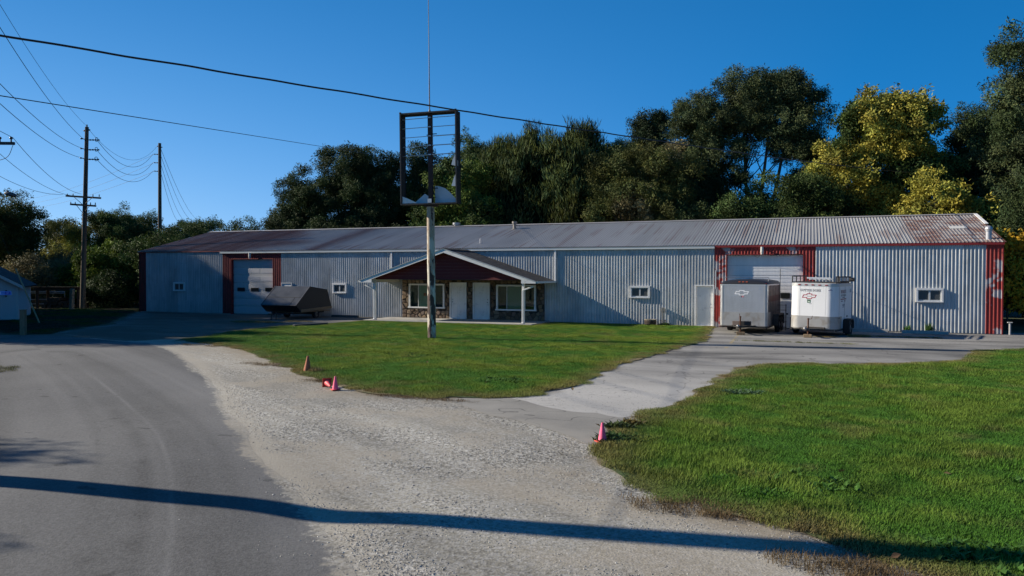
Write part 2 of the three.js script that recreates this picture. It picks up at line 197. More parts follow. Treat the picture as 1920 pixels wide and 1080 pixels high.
struct('concrete_driveway', sheet(DRIVE, 0.004, 0.25, 0.12, DO, DS, 21), M(1, 1, 1, { map: driveMap, roughness: 0.88, bumpMap: rep(fineBump, DS / 1.5), bumpScale: 0.003 }));
struct('driveway_apron', sheet(APRON, 0.006, 0.25, 0.3, [35, 22], 8, 31), M(1, 1, 1, { map: apronMap, roughness: 0.9, bumpMap: rep(fineBump, 6), bumpScale: 0.003 }));
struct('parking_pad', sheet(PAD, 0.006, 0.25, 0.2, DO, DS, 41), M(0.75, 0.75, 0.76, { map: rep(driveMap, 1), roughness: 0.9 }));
const lawnMat = M(1, 1, 1, { map: lawnMap, roughness: 1, bumpMap: rep(gravelBump, LS / 2), bumpScale: 0.02 });
struct('lawn', sheet(LAWN_L, 0.022, 0.25, 0.45, LO, LS, 51), lawnMat);
struct('lawn', sheet(LAWN_R, 0.022, 0.25, 0.45, LO, LS, 61), lawnMat);

// ---------------------------------------------------------------- building materials
const galvMap = (seed, base) => colorTex(512, 512, (u, v) => { const st = tn(u, v * 0.12, 64, seed) * 0.5 + tn(u, v * 0.3, 24, seed + 3) * 0.5, b = tfbm(u, v, 5, 4, seed); const dirt = sstep(0.55, 0.75, tfbm(u, v, 9, 3, seed + 20)), k = base * (0.76 + 0.34 * st + 0.34 * (b - 0.5)) * (1 - 0.12 * dirt); return mix3([k * 0.97, k, k * 1.01], [0.30, 0.27, 0.22], 0.35 * (1 - sstep(0.0, 0.10, v)) * st); });
const GV = [galvMap(1, 0.46), galvMap(4, 0.50), galvMap(7, 0.43)].map((t) => new THREE.MeshStandardMaterial({ map: rep(t, 1 / 4.2, 1 / 4.2), roughness: 0.48, metalness: 0.28 }));
const trimMap0 = colorTex(256, 256, (u, v) => { const k = 0.75 + 0.5 * (tn(u, v * 0.1, 40, 8) - 0.5) + 0.3 * (tfbm(u, v, 8, 3, 3) - 0.5); return [k, k, k]; });
const redMap = colorTex(512, 512, (u, v) => { const b = tfbm(u, v, 7, 4, 2), s = tn(u, v, 90, 5), streak = tn(u, v * 0.1, 40, 8); const worn = sstep(0.56, 0.70, b + 0.07 * (streak - 0.5)); const r = [0.27 + 0.06 * s, 0.018 + 0.01 * s, 0.016]; return mix3(r.map((q) => q * (0.8 + 0.4 * streak)), [0.40, 0.39, 0.39], worn * 0.9); });
const redMatL = M(0.27, 0.022, 0.02, { roughness: 0.65, map: rep(trimMap0, 0.5) }), redMat = M(1, 1, 1, { map: rep(redMap, 1 / 3.1, 1 / 3.1), roughness: 0.6 }), redPlain = M(0.24, 0.016, 0.016, { roughness: 0.6 }), maroon = M(0.13, 0.014, 0.016, { roughness: 0.75 });
const trimMap = colorTex(256, 256, (u, v) => { const k = 0.76 + 0.12 * (tfbm(u, v, 6, 4, 3) - 0.5) - 0.12 * sstep(0.62, 0.8, tfbm(u, v, 9, 3, 8)); return [k, k * 0.985, k * 0.95]; });
const white = M(1, 1, 1, { map: rep(trimMap, 0.7), roughness: 0.55 }), gutterMat = M(0.62, 0.64, 0.62, { roughness: 0.45 });
const darkGlass = new THREE.MeshPhysicalMaterial({ color: C3(0.012, 0.014, 0.014), roughness: 0.06, metalness: 0, specularIntensity: 0.8 });
const clearGlass = new THREE.MeshPhysicalMaterial({ color: C3(0.75, 0.85, 0.8), roughness: 0.02, transmission: 1, thickness: 0 });
const black = M(0.012, 0.012, 0.013, { roughness: 0.6 }), rubber = M(0.018, 0.018, 0.019, { roughness: 0.85 }), steel = M(0.35, 0.35, 0.35, { roughness: 0.45, metalness: 0.7 }), rusty = M(0.10, 0.045, 0.025, { roughness: 0.9 }), darkSteel = M(0.035, 0.032, 0.03, { roughness: 0.7 });
const concMap = colorTex(256, 256, (u, v) => { const k = 0.34 + 0.16 * (tfbm(u, v, 8, 4, 6) - 0.5) + 0.05 * tn(u, v, 128, 2); return [k, k * 0.96, k * 0.88]; });
const concrete = M(1, 1, 1, { map: rep(concMap, 0.8), roughness: 0.92 });
const woodMap = colorTex(256, 256, (u, v) => { const g = tn(u * 1, v * 0.1, 60, 2) * 0.6 + tfbm(u, v, 6, 3, 4) * 0.4; return [0.14 + 0.12 * g, 0.115 + 0.10 * g, 0.085 + 0.075 * g]; });
const poleWood = M(0.55, 0.5, 0.47, { map: rep(woodMap, 2, 0.6), roughness: 0.95 }), wood = M(1.1, 0.95, 0.75, { map: rep(woodMap, 1.5), roughness: 0.9 });

// ---------------------------------------------------------------- the metal warehouse
const P = 0.1524, EAVE = 4.15, RIDGE = 5.93, DEEP = 6.92, LEN = 51.9;
function ribbed(x0, x1, y0, y1, { half = 0.042, top = 0.019, h = 0.021 } = {}) {    // vertical trapezoid ribs in the plane z = 0, phase fixed along the whole wall
  const prof = [[x0, zAt(x0)]]; function zAt(x) { const t = Math.abs(((x / P) % 1 + 1) % 1 - 0.5) * P; return t < top ? h : t > half ? 0 : h * (half - t) / (half - top); }
  for (let k = Math.floor(x0 / P) - 1; k <= x1 / P + 1; k++) for (const o of [-half, -top, top, half]) { const x = (k + 0.5) * P + o; if (x > x0 + 1e-4 && x < x1 - 1e-4) prof.push([x, zAt(x)]); }
  prof.push([x1, zAt(x1)]);
  const pos = [], nor = [], uv = [];
  for (let i = 0; i + 1 < prof.length; i++) { const [a, za] = prof[i], [b, zb] = prof[i + 1], l = Math.hypot(b - a, zb - za), nx = -(zb - za) / l, nz = (b - a) / l;
    for (const [x, y, z] of [[a, y0, za], [b, y0, zb], [b, y1, zb], [a, y0, za], [b, y1, zb], [a, y1, za]]) { pos.push(x, y, z); nor.push(nx, 0, nz); uv.push(x, y); } }
  const g = new THREE.BufferGeometry(); g.setAttribute('position', new THREE.Float32BufferAttribute(pos, 3)); g.setAttribute('normal', new THREE.Float32BufferAttribute(nor, 3)); g.setAttribute('uv', new THREE.Float32BufferAttribute(uv, 2)); return g;
}
const W = thing('metal_warehouse', 'long low warehouse of ribbed galvanised metal with red corner trim and a rusty metal roof', 'warehouse', 0, 0, 0);
{
  const rnd = rng(77), front = (x0, x1, y0, y1, m) => { const n = Math.max(1, Math.round((x1 - x0) / 0.914)); for (let i = 0; i < n; i++) part(W, 'wall_panel', ribbed(lerp(x0, x1, i / n), lerp(x0, x1, (i + 1) / n), y0, y1), m || GV[Math.floor(rnd() * 3)], true); };
  front(0.02, 0.6, 0.03, EAVE, redMatL); front(0.6, 7.4, 0.03, EAVE); front(7.4, 8.13, 0.03, EAVE, redMatL); front(8.13, 11.51, 3.63, EAVE, redMatL); front(11.51, 12.16, 0.03, EAVE, redMatL);
  front(12.16, 20.74, 0.03, EAVE); front(20.74, 30.4, 0.1, EAVE); front(30.4, 38.28, 0.03, EAVE); front(38.28, 39.27, 2.14, EAVE);
  front(39.27, 39.89, 0.03, EAVE, redMat); front(39.89, 43.51, 3.68, EAVE, redMat); front(43.51, 44.08, 0.03, EAVE, redMat); front(44.08, 51.25, 0.03, EAVE); front(51.25, 51.88, 0.03, EAVE, redMat);
  // jambs, heads, corner trim
  part(W, 'corner_trim', boxX(-0.03, 0.02, 0, 4.1, -0.1, 0.03), redPlain); part(W, 'corner_trim', boxX(51.88, 51.93, 0, 4.1, -0.1, 0.03), redPlain);
  part(W, 'door_jamb', [boxX(8.09, 8.13, 0, 3.66, -0.24, 0.026), boxX(11.51, 11.55, 0, 3.66, -0.24, 0.026), boxX(8.13, 11.51, 3.63, 3.66, -0.24, 0.026)], redPlain);
  part(W, 'door_jamb', [boxX(39.85, 39.89, 0, 3.71, -0.24, 0.026), boxX(43.51, 43.55, 0, 3.71, -0.24, 0.026), boxX(39.89, 43.51, 3.68, 3.71, -0.24, 0.026)], redPlain);
  part(W, 'foundation', [boxX(0.02, 8.05, -0.3, 0.035, -13.7, -0.03), boxX(11.6, 39.8, -0.3, 0.035, -13.7, -0.03), boxX(43.6, 51.86, -0.3, 0.035, -13.7, -0.03)], concrete);
  part(W, 'eave_trim', boxX(-0.04, 7.3, 4.13, 4.17, 0.02, 0.09), redPlain); part(W, 'eave_trim', boxX(39.28, 51.95, 4.06, 4.17, 0.024, 0.085), redPlain);
  // side and back walls
  const side = (x, ry) => { const g = []; g.push(T(ribbed(-2 * DEEP + 0.02, 0, 0.02, 4.14), x, 0, 0, 0, ry, 0)); return g; };
  part(W, 'side_wall', [...side(LEN, Math.PI / 2).map((g) => T(g, 0, 0, -2 * DEEP)), B(0.04, 1.74, 0.04, LEN - 0.05, 5, -DEEP)], GV[0]);
  part(W, 'side_wall', T(ribbed(0.02, 2 * DEEP - 0.02, 0.02, 4.14), 0, 0, -2 * DEEP, 0, -Math.PI / 2, 0).translate(0, 0, 0), GV[1]);
  for (const x of [0.03, LEN - 0.03]) { const s = extrude([[0.05, 4.12], [-2 * DEEP + 0.05, 4.12], [-DEEP, RIDGE - 0.04]], 0.03); part(W, 'gable', T(s, x, 0, 0, 0, -Math.PI / 2, 0), x < 1 ? GV[1] : GV[0]); }
  part(W, 'back_wall', T(ribbed(0.02, LEN - 0.02, 0.02, 4.14), LEN, 0, -2 * DEEP, 0, Math.PI, 0), GV[2]);
  // roof: one sheet-metal panel per bay, rust by a map that spans the whole roof
  const roofMap = colorTex(2048, 512, (u, v) => { const x = u * LEN, s = v * 7.4, g = hash2(Math.floor(x * 39), Math.floor(s * 30)), pan = hash2(Math.floor(x / 0.914), 3), b = fbm(x * 0.8, s * 0.5, 4);
    let k = 0.345 + 0.06 * (pan - 0.5) + 0.07 * (b - 0.5) + 0.03 * (g - 0.5); let c = [k, k * 0.985, k * 0.95];
    let rust = 1.0 * (1 - sstep(8.5, 12.5, x + (fbm(x * 0.3, s * 0.4, 2) - 0.5) * 5)) + 0.8 * Math.exp(-Math.pow(x - 14.6, 2) / 0.6);
    rust = clamp(rust * (0.55 + 0.7 * fbm(x * 2.6, s * 0.35 + 8, 3)));
    const r2 = sstep(48.2, 48.6, x) * (0.35 + 0.65 * sstep(0.42, 0.6, fbm(x * 1.5, s * 2.4, 3))) * (0.45 + 0.55 * (noise(x * 3, s * 6) > 0.42 ? 1 : 0.3)); rust = Math.max(rust, r2 * 0.85);
    const seam = (((x / P) % 1) + 1) % 1; rust = Math.max(rust, 0.6 * sstep(0.6, 0.78, noise(x * 6.5 + 30, s * 0.25) * 0.6 + fbm(x * 0.4, s * 0.5 + 4, 2) * 0.4) * (Math.abs(seam - 0.5) < 0.25 ? 1 : 0.25)); rust = Math.max(rust, 0.6 * sstep(7.2, 7.4, s) * noise(x * 1.5, 3));
    return mix3(c, mix3([0.125, 0.055, 0.040], [0.19, 0.085, 0.045], g), rust); });
  const roofMat = new THREE.MeshStandardMaterial({ map: roofMap, roughness: 0.5, metalness: 0.12 });
  const ang = Math.atan2(RIDGE - 4.175, DEEP + 0.09), sl = Math.hypot(RIDGE - 4.175, DEEP + 0.09), nP = 57;
  for (let i = 0; i < nP; i++) { const a = lerp(-0.1, LEN + 0.12, i / nP), b = lerp(-0.1, LEN + 0.12, (i + 1) / nP), g = ribbed(a, b, 0, sl, { half: 0.026, top: 0.011, h: 0.024 }), uv = g.attributes.uv;
    for (let k = 0; k < uv.count; k++) uv.setXY(k, uv.getX(k) / LEN, uv.getY(k) / 7.4); g.rotateX(-(Math.PI / 2 - ang)); g.translate(0, 4.175, 0.09); part(W, 'roof_panel', g, roofMat, true); }
  const back = ribbed(-0.1, LEN + 0.12, 0, sl, { half: 0.026, top: 0.011, h: 0.024 }); { const uv = back.attributes.uv; for (let k = 0; k < uv.count; k++) uv.setXY(k, uv.getX(k) / LEN, uv.getY(k) / 7.4); }
  back.rotateX(-(Math.PI / 2 - ang)); back.translate(0, 4.175, 0.09); back.rotateY(Math.PI); back.translate(LEN, 0, -2 * DEEP); part(W, 'back_roof', back, roofMat, true);
  part(W, 'ridge_cap', [B(LEN + 0.24, 0.014, 0.26, LEN / 2, RIDGE + 0.02, -DEEP + 0.12, ang, 0, 0), B(LEN + 0.24, 0.014, 0.26, LEN / 2, RIDGE + 0.02, -DEEP - 0.12, -ang, 0, 0)], M(0.42, 0.40, 0.38, { roughness: 0.5, metalness: 0.3 }));
  part(W, 'rake_trim', T(B(0.16, 0.03, 2.9), LEN + 0.1, 0, 0).rotateX(ang).translate(0, 5.60, -5.4), white);
  part(W, 'roof_patch', T(B(0.75, 0.012, 0.62), 0, 0, 0).rotateX(ang).translate(50.65, 5.06, -3.35), M(0.55, 0.54, 0.5, { roughness: 0.7 }));
  part(W, 'gutter', [boxX(7.3, 39.27, 4.015, 4.03, 0.03, 0.14), boxX(7.3, 39.27, 4.03, 4.125, 0.128, 0.14), boxX(7.3, 39.27, 4.03, 4.13, 0.028, 0.036), boxX(7.3, 39.27, 4.125, 4.14, 0.128, 0.152), boxX(7.285, 7.3, 4.015, 4.13, 0.03, 0.14), boxX(39.27, 39.285, 4.015, 4.13, 0.03, 0.14)], gutterMat);
  for (const x of [20.36, 30.74]) part(W, 'downspout', [RB(0.1, 1.72, 0.075, 0.015, x, 3.16, 0.065), B(0.12, 0.03, 0.085, x, 3.55, 0.062)], white);
  // roof vents
  const vent = (x, y, z, h, r, cap, m) => part(W, 'roof_vent', [Cy([x, y - 0.1, z], [x, y + h, z], r, r, 14), ...(cap ? [Cy([x, y + h, z], [x, y + h + 0.14, z], r * 1.5, r * 1.5, 14), Cy([x, y - 0.03, z], [x, y + 0.05, z], r * 2.2, r * 1.2, 14)] : [])], m);
  vent(26.14, 5.56, -5.5, 0.36, 0.11, true, M(0.22, 0.2, 0.18, { roughness: 0.6, metalness: 0.4 })); vent(25.66, 4.46, -1.2, 0.33, 0.05, false, M(0.4, 0.4, 0.42, { roughness: 0.6 })); vent(21.29, 5.93, -7.0, 0.12, 0.18, true, steel);
  part(W, 'roof_vent', [Cy([51.45, 4.25, -0.6], [51.45, 4.72, -0.6], 0.125, 0.125, 16), Cy([51.45, 4.7, -0.6], [51.45, 4.74, -0.6], 0.15, 0.15, 16), T(new THREE.SphereGeometry(0.165, 16, 10), 51.45, 4.8, -0.6)], M(0.45, 0.45, 0.46, { roughness: 0.4, metalness: 0.5 }));
  // small box-framed windows
  for (const [x0, x1, y0, y1] of [[3.18, 4.17, 1.47, 2.08], [16.14, 17.16, 1.47, 2.09], [34.91, 35.99, 1.43, 2.07], [48.43, 49.56, 1.42, 2.08]]) {
    const w = part(W, 'window', [boxX(x0, x1, y1 - 0.09, y1, 0, 0.12), boxX(x0, x1, y0, y0 + 0.05, 0, 0.13), boxX(x0, x0 + 0.085, y0 + 0.05, y1 - 0.09, 0, 0.115), boxX(x1 - 0.085, x1, y0 + 0.05, y1 - 0.09, 0, 0.115)], white), a = x0 + 0.085, b = x1 - 0.085, c = y0 + 0.05, d = y1 - 0.09, m = (a + b) / 2, t = 0.04;
    part(w, 'frame', [boxX(a, b, d - t, d, 0.02, 0.075), boxX(a, b, c, c + t + 0.02, 0.02, 0.075), boxX(a, a + t, c + t + 0.02, d - t, 0.02, 0.075), boxX(b - t, b, c + t + 0.02, d - t, 0.02, 0.075), boxX(m - 0.035, m + 0.035, c + t + 0.02, d - t, 0.02, 0.078)], M(0.5, 0.52, 0.52, { roughness: 0.5 }));
    const scr = M(0.07, 0.075, 0.075, { roughness: 0.35 }); part(w, 'pane', boxX(a + t, m - 0.035, c + t + 0.02, d - t, 0.03, 0.045), scr); part(w, 'pane', boxX(m + 0.035, b - t, c + t + 0.02, d - t, 0.03, 0.045), scr);
  }
  // overhead doors
  const doorMap = colorTex(512, 512, (u, v) => { const k = 0.76 + 0.12 * (tfbm(u, v, 5, 4, 3) - 0.5) - 0.06 * tn(u, v * 0.1, 50, 2); return [k, k * 0.99, k * 0.96]; });
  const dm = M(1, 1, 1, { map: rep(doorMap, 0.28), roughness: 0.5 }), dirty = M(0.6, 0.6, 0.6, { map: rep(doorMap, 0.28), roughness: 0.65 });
  function overhead(x0, x1, y1, nSec, nRib, m, panes) {
    const D = sub(W, 'overhead_door', 0, 0, 0), sh = (y1 - 0.02) / nSec;
    for (let i = 0; i < nSec; i++) { const y = 0.02 + i * sh, g = [boxX(x0 + 0.01, x1 - 0.01, y + 0.006, y + sh - 0.006, -0.24, -0.2)];
      for (let k = 0; k < nRib; k++) g.push(boxX(x0 + 0.012, x1 - 0.012, y + sh * (k + 0.18) / nRib, y + sh * (k + 0.82) / nRib, -0.202, -0.193));
      part(D, 'door_section', g, m); }
    for (const [a, b, c, d] of panes) { part(D, 'door_window', T(new THREE.ExtrudeGeometry(rr(b - a + 0.06, d - c + 0.06, 0.06), { depth: 0.02, bevelEnabled: false, curveSegments: 6 }), (a + b) / 2, (c + d) / 2, -0.196), M(0.08, 0.08, 0.08, { roughness: 0.5 })); part(D, 'pane', T(new THREE.ExtrudeGeometry(rr(b - a, d - c, 0.05), { depth: 0.006, bevelEnabled: false, curveSegments: 6 }), (a + b) / 2, (c + d) / 2, -0.178), darkGlass); }
    return D;
  }
  function rr(w, h, r) { const s = new THREE.Shape(); s.moveTo(-w / 2 + r, -h / 2); s.lineTo(w / 2 - r, -h / 2); s.absarc(w / 2 - r, -h / 2 + r, r, -Math.PI / 2, 0); s.lineTo(w / 2, h / 2 - r); s.absarc(w / 2 - r, h / 2 - r, r, 0, Math.PI / 2); s.lineTo(-w / 2 + r, h / 2); s.absarc(-w / 2 + r, h / 2 - r, r, Math.PI / 2, Math.PI); s.lineTo(-w / 2, -h / 2 + r); s.absarc(-w / 2 + r, -h / 2 + r, r, Math.PI, Math.PI * 1.5); return s; }
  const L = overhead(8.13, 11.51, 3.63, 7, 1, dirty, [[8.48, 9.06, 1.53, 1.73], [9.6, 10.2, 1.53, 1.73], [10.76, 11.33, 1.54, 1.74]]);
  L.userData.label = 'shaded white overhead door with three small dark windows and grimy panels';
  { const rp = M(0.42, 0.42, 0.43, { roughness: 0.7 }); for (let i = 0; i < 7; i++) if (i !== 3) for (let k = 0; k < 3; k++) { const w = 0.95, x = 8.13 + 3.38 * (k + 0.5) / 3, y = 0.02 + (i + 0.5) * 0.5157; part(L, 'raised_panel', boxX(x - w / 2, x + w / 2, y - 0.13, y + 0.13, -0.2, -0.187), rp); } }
  const Rd = overhead(39.89, 43.51, 3.68, 7, 3, dm, [[40.1, 40.5, 1.52, 1.76], [41.3, 41.7, 1.52, 1.76], [42.49, 42.9, 1.52, 1.76]]);
  Rd.userData.label = 'white ribbed overhead door behind the two cargo trailers';
  // steel entry doors
  function leaf(p, x0, x1, y0, y1, z, hx, panels) { const m = part(p, 'door', boxX(x0, x1, y0, y1, z - 0.045, z), white), g = []; if (panels) for (const [u0, u1, v0, v1] of [[0.14, 0.44, 0.06, 0.4], [0.56, 0.86, 0.06, 0.4], [0.14, 0.44, 0.46, 0.92], [0.56, 0.86, 0.46, 0.92]]) { const a = lerp(x0, x1, u0), b = lerp(x0, x1, u1), c = lerp(y0, y1, v0), d = lerp(y0, y1, v1); g.push(boxX(a, b, c, c + 0.018, z - 0.002, z + 0.007), boxX(a, b, d - 0.018, d, z - 0.002, z + 0.007), boxX(a, a + 0.018, c + 0.018, d - 0.018, z - 0.002, z + 0.007), boxX(b - 0.018, b, c + 0.018, d - 0.018, z - 0.002, z + 0.007)); }
    if (panels) part(m, 'moulding', g, white); part(m, 'handle', [Cy([hx, y0 + 0.95, z - 0.01], [hx, y0 + 0.95, z + 0.05], 0.02, 0.02), T(new THREE.SphereGeometry(0.033, 12, 8), hx, y0 + 0.95, z + 0.06)], steel); part(m, 'deadbolt', Cy([hx, y0 + 1.1, z - 0.01], [hx, y0 + 1.1, z + 0.022], 0.028, 0.028), steel); return m; }
  leaf(W, 38.36, 39.2, 0.06, 2.09, -0.1, 39.11, true);
  part(W, 'door_frame', [boxX(38.28, 38.36, 0.03, 2.15, -0.16, 0.032), boxX(39.2, 39.272, 0.03, 2.15, -0.16, 0.032), boxX(38.36, 39.2, 2.09, 2.15, -0.16, 0.032), boxX(38.36, 39.2, 0.03, 0.06, -0.16, 0.03)], white);
  leaf(W, 12.28, 12.98, 0.06, 2.03, 0.04, 12.36, false);
  part(W, 'door_frame', [boxX(12.2, 12.28, 0.03, 2.1, 0, 0.07), boxX(12.98, 13.06, 0.03, 2.1, 0, 0.07), boxX(12.28, 12.98, 2.03, 2.1, 0, 0.07)], M(0.36, 0.38, 0.40, { roughness: 0.7 }));
  // yard lamps above the overhead doors, electrical box with conduit
  for (const [x, y] of [[41.6, 4.05], [9.82, 4.02]]) part(W, 'yard_lamp', [Cy([x, y - 0.02, 0.02], [x, y - 0.05, 0.2], 0.03, 0.03), Cy([x, y - 0.2, 0.2], [x, y + 0.02, 0.2], 0.085, 0.075, 14), T(new THREE.SphereGeometry(0.085, 14, 8), x, y - 0.24, 0.2).scale(1, 1, 1), Cy([x, y - 0.36, 0.2], [x, y - 0.2, 0.2], 0.065, 0.085, 14)], M(0.5, 0.49, 0.45, { roughness: 0.5 }));
  part(W, 'cable', [tube([[41.6, 3.72, 0.1], [42.0, 3.66, 0.06], [42.6, 3.68, 0.05], [43.4, 3.69, 0.04]], 0.012, 5, 20), tube([[41.55, 3.7, 0.1], [41.4, 3.56, 0.02], [41.2, 3.64, -0.02]], 0.006, 5, 12), tube([[43.45, 3.1, 0.05], [43.9, 2.75, 0.08], [44.6, 2.42, 0.3], [45.0, 2.3, 0.7]], 0.012, 5, 20)], black);
  part(W, 'electrical_box', [RB(0.15, 0.23, 0.2, 0.012, 36.68, 0.84, 0.14), Cy([36.66, 0.03, 0.11], [36.66, 0.74, 0.11], 0.032, 0.032, 10)], M(0.22, 0.215, 0.2, { roughness: 0.6, metalness: 0.2 }));
  part(W, 'pipe_stub', [Cy([36.79, 0.0, 0.13], [36.79, 0.32, 0.13], 0.022, 0.022), Cy([36.76, 0.3, 0.13], [36.86, 0.3, 0.13], 0.02, 0.02), Cy([36.5, 0.27, 0.08], [36.62, 0.27, 0.08], 0.015, 0.015)], darkSteel);
  part(W, 'bare_patch', boxX(39.31, 39.37, 1.95, 2.9, 0.024, 0.03), M(0.55, 0.55, 0.54, { roughness: 0.6 }));

  // -------- entrance porch
  const po = thing('entrance_porch', 'shingled gable porch with dark red boards over a stone office front with two white doors', 'porch'), RX = 25.4, HW = 5.28, EY = 2.33, RY = 4.07, FZ = 3.15, slope = Math.atan2(RY - EY, HW), sl2 = Math.hypot(RY - EY, HW);
  const soffitMap = colorTex(128, 128, (u, v) => { const k = 0.5 * (Math.abs(((u * 8) % 1) - 0.5) < 0.42 ? 1 : 0.55); return [k, k * 0.96, k * 0.84]; });
  const soffit = M(1, 1, 1, { map: rep(soffitMap, 1.2), roughness: 0.7 });
  const deck = (s) => { const g = B(sl2 + 0.02, 0.06, FZ - 0.03, 0, 0, 0); T(g, 0, 0, 0, 0, 0, s * -slope); return g.translate(RX + s * HW / 2, (EY + RY) / 2 - 0.055, FZ / 2 + 0.015); };
  part(po, 'roof_deck', [deck(1), deck(-1)], white);
  const shR = rng(5), shMats = [0.020, 0.027, 0.034].map((k) => M(k * 1.05, k, k * 0.98, { roughness: 0.95, bumpMap: rep(fineBump, 2), bumpScale: 0.004 })), lay = [[], [], []];
  for (const s of [1, -1]) { const n = 38, st = sl2 / n; for (let i = 0; i < n; i++) { let z = 0.04 - shR() * 0.15; while (z < FZ + 0.02) { const w = 0.16 + shR() * 0.16, z1 = Math.min(FZ + 0.02, z + w), z0 = Math.max(0.035, z); if (z1 - z0 > 0.02) { const g = B(st + 0.035, 0.007 + shR() * 0.004, z1 - z0 - 0.004), u = (i + 0.5) * st; T(g, 0, 0.006, 0, 0, 0, s * 0.02); T(g, 0, 0, 0, 0, 0, s * -slope); g.translate(RX + s * Math.cos(slope) * u, RY - Math.sin(slope) * u - 0.015 + shR() * 0.003, (z0 + z1) / 2); lay[Math.floor(shR() * 3)].push(g); } z += w; } } }
  lay.forEach((g, i) => { const m = part(po, 'shingles', g, shMats[i]); m.userData.kind = 'stuff'; });
  part(po, 'ridge_shingles', [T(B(0.3, 0.012, FZ - 0.02, 0, 0, 0), 0, 0, 0, 0, 0, -slope).translate(RX + 0.14, RY - 0.02, FZ / 2 + 0.03), T(B(0.3, 0.012, FZ - 0.02), 0, 0, 0, 0, 0, slope).translate(RX - 0.14, RY - 0.02, FZ / 2 + 0.03)], shMats[0]);
  // rake fascia with boxed returns
  const fx = (s) => extrude([[0, RY - 0.03], [s * (HW + 0.02), EY - 0.03], [s * (HW + 0.02), 2.2], [s * 4.5, 2.2], [s * 4.5, 2.39], [s * 4.45, 2.40], [0, RY - 0.235]].map(([a, b]) => [a + RX, b]), 0.035);
  part(po, 'fascia', fx(1).translate(0, 0, FZ - 0.005), white); part(po, 'fascia', fx(-1).translate(0, 0, FZ - 0.005), white);
  { const capM = M(0.4, 0.42, 0.44, { roughness: 0.5 }); part(po, 'fascia_cap', T(B(sl2 + 0.05, 0.03, 0.05), 0, 0, 0, 0, 0, -slope).translate(RX + HW / 2, (RY + EY) / 2 - 0.016, FZ + 0.035), capM); part(po, 'fascia_cap', T(B(sl2 + 0.05, 0.03, 0.05), 0, 0, 0, 0, 0, slope).translate(RX - HW / 2, (RY + EY) / 2 - 0.016, FZ + 0.035), capM); }
  // gable: wide horizontal boards
  for (let i = 0; i < 9; i++) { const y0 = 2.4 + i * 0.175, y1 = y0 + 0.172, w = (y) => Math.max(0, (RY - 0.12 - y) / Math.tan(slope)); if (w(y0) < 0.05) break; part(po, 'gable_board', extrude([[RX - w(y0), y0], [RX + w(y0), y0], [RX + w(y1), y1], [RX - w(y1), y1]], 0.02).translate(0, 0, FZ - 0.47 - i * 0.0015), maroon); }
  part(po, 'gable_beam', boxX(RX - 4.49, RX + 4.49, 2.37, 2.4, FZ - 0.49, FZ - 0.43), M(0.10, 0.03, 0.028, { roughness: 0.8 }));
  part(po, 'ceiling', boxX(RX - 4.48, RX + 4.48, 2.405, 2.42, 0.13, FZ - 0.5), soffit);
  for (const s of [1, -1]) part(po, 'soffit_box', [boxX(RX + s * 4.9 - 0.39, RX + s * 4.9 + 0.39, 2.2, 2.215, 0.03, FZ - 0.01), boxX(RX + s * 4.51 - 0.012, RX + s * 4.51 + 0.012, 2.2, 2.41, 0.03, FZ - 0.01), boxX(RX + s * (HW) - 0.012, RX + s * HW + 0.012, 2.2, 2.3, 0.03, FZ - 0.01)], soffit);
  part(po, 'porch_gutter', [boxX(RX + HW + 0.015, RX + HW + 0.12, 2.21, 2.222, 0.03, FZ), boxX(RX + HW + 0.108, RX + HW + 0.12, 2.222, 2.315, 0.03, FZ), boxX(RX + HW + 0.015, RX + HW + 0.12, 2.222, 2.31, FZ - 0.012, FZ)], gutterMat);
  part(po, 'porch_gutter', [boxX(RX - HW - 0.12, RX - HW - 0.015, 2.21, 2.222, 0.03, FZ), boxX(RX - HW - 0.12, RX - HW - 0.108, 2.222, 2.315, 0.03, FZ), boxX(RX - HW - 0.12, RX - HW - 0.015, 2.222, 2.31, FZ - 0.012, FZ)], gutterMat);
  for (const [x, s] of [[20.86, -1], [29.86, 1]]) { part(po, 'post', [RB(0.13, 2.13, 0.13, 0.012, x, 1.135, 2.72)], white); part(po, 'downspout', [RB(0.085, 1.75, 0.07, 0.014, x - 0.0, 0.97, 2.835), T(RB(0.62, 0.075, 0.065, 0.014), x + s * 0.3, 1.94, 2.84, 0, 0, s * 0.32), B(0.1, 0.07, 0.12, x, 0.12, 2.87, 0.5)], white); }
  const slab = part(po, 'slab', [RB(10.2, 0.16, 2.94, 0.02, 25.32, 0.0, 1.5)], concrete);

  // -------- stone veneer with office windows and doors
  const SX0 = 21.12, SX1 = 30.1, SY0 = 0.08, SY1 = 2.33, holes = [[21.55, 23.98, 0.66, 2.12], [24.28, 25.38, 0.08, 2.2], [25.76, 26.84, 0.08, 2.2], [27.2, 29.66, 0.62, 2.1]];
  const seg = []; const xs = [SX0, ...holes.flatMap((h) => [h[0], h[1]]), SX1]; for (let i = 0; i + 1 < xs.length; i += 2) seg.push(boxX(xs[i], xs[i + 1], SY0, SY1, 0.024, 0.10)); for (const h of holes) { seg.push(boxX(h[0], h[1], h[3], SY1, 0.024, 0.10)); if (h[2] > 0.1) seg.push(boxX(h[0], h[1], SY0, h[2], 0.024, 0.10)); }
  const sw = part(po, 'stone_wall', seg, M(0.045, 0.034, 0.026, { roughness: 0.95 }));
  const sr = rng(41), sm = [[0.20, 0.135, 0.085], [0.15, 0.10, 0.065], [0.26, 0.19, 0.125], [0.11, 0.075, 0.052], [0.18, 0.13, 0.10], [0.23, 0.155, 0.09]].map((c) => M(...c, { roughness: 0.9, bumpMap: rep(fineBump, 4), bumpScale: 0.01 }));
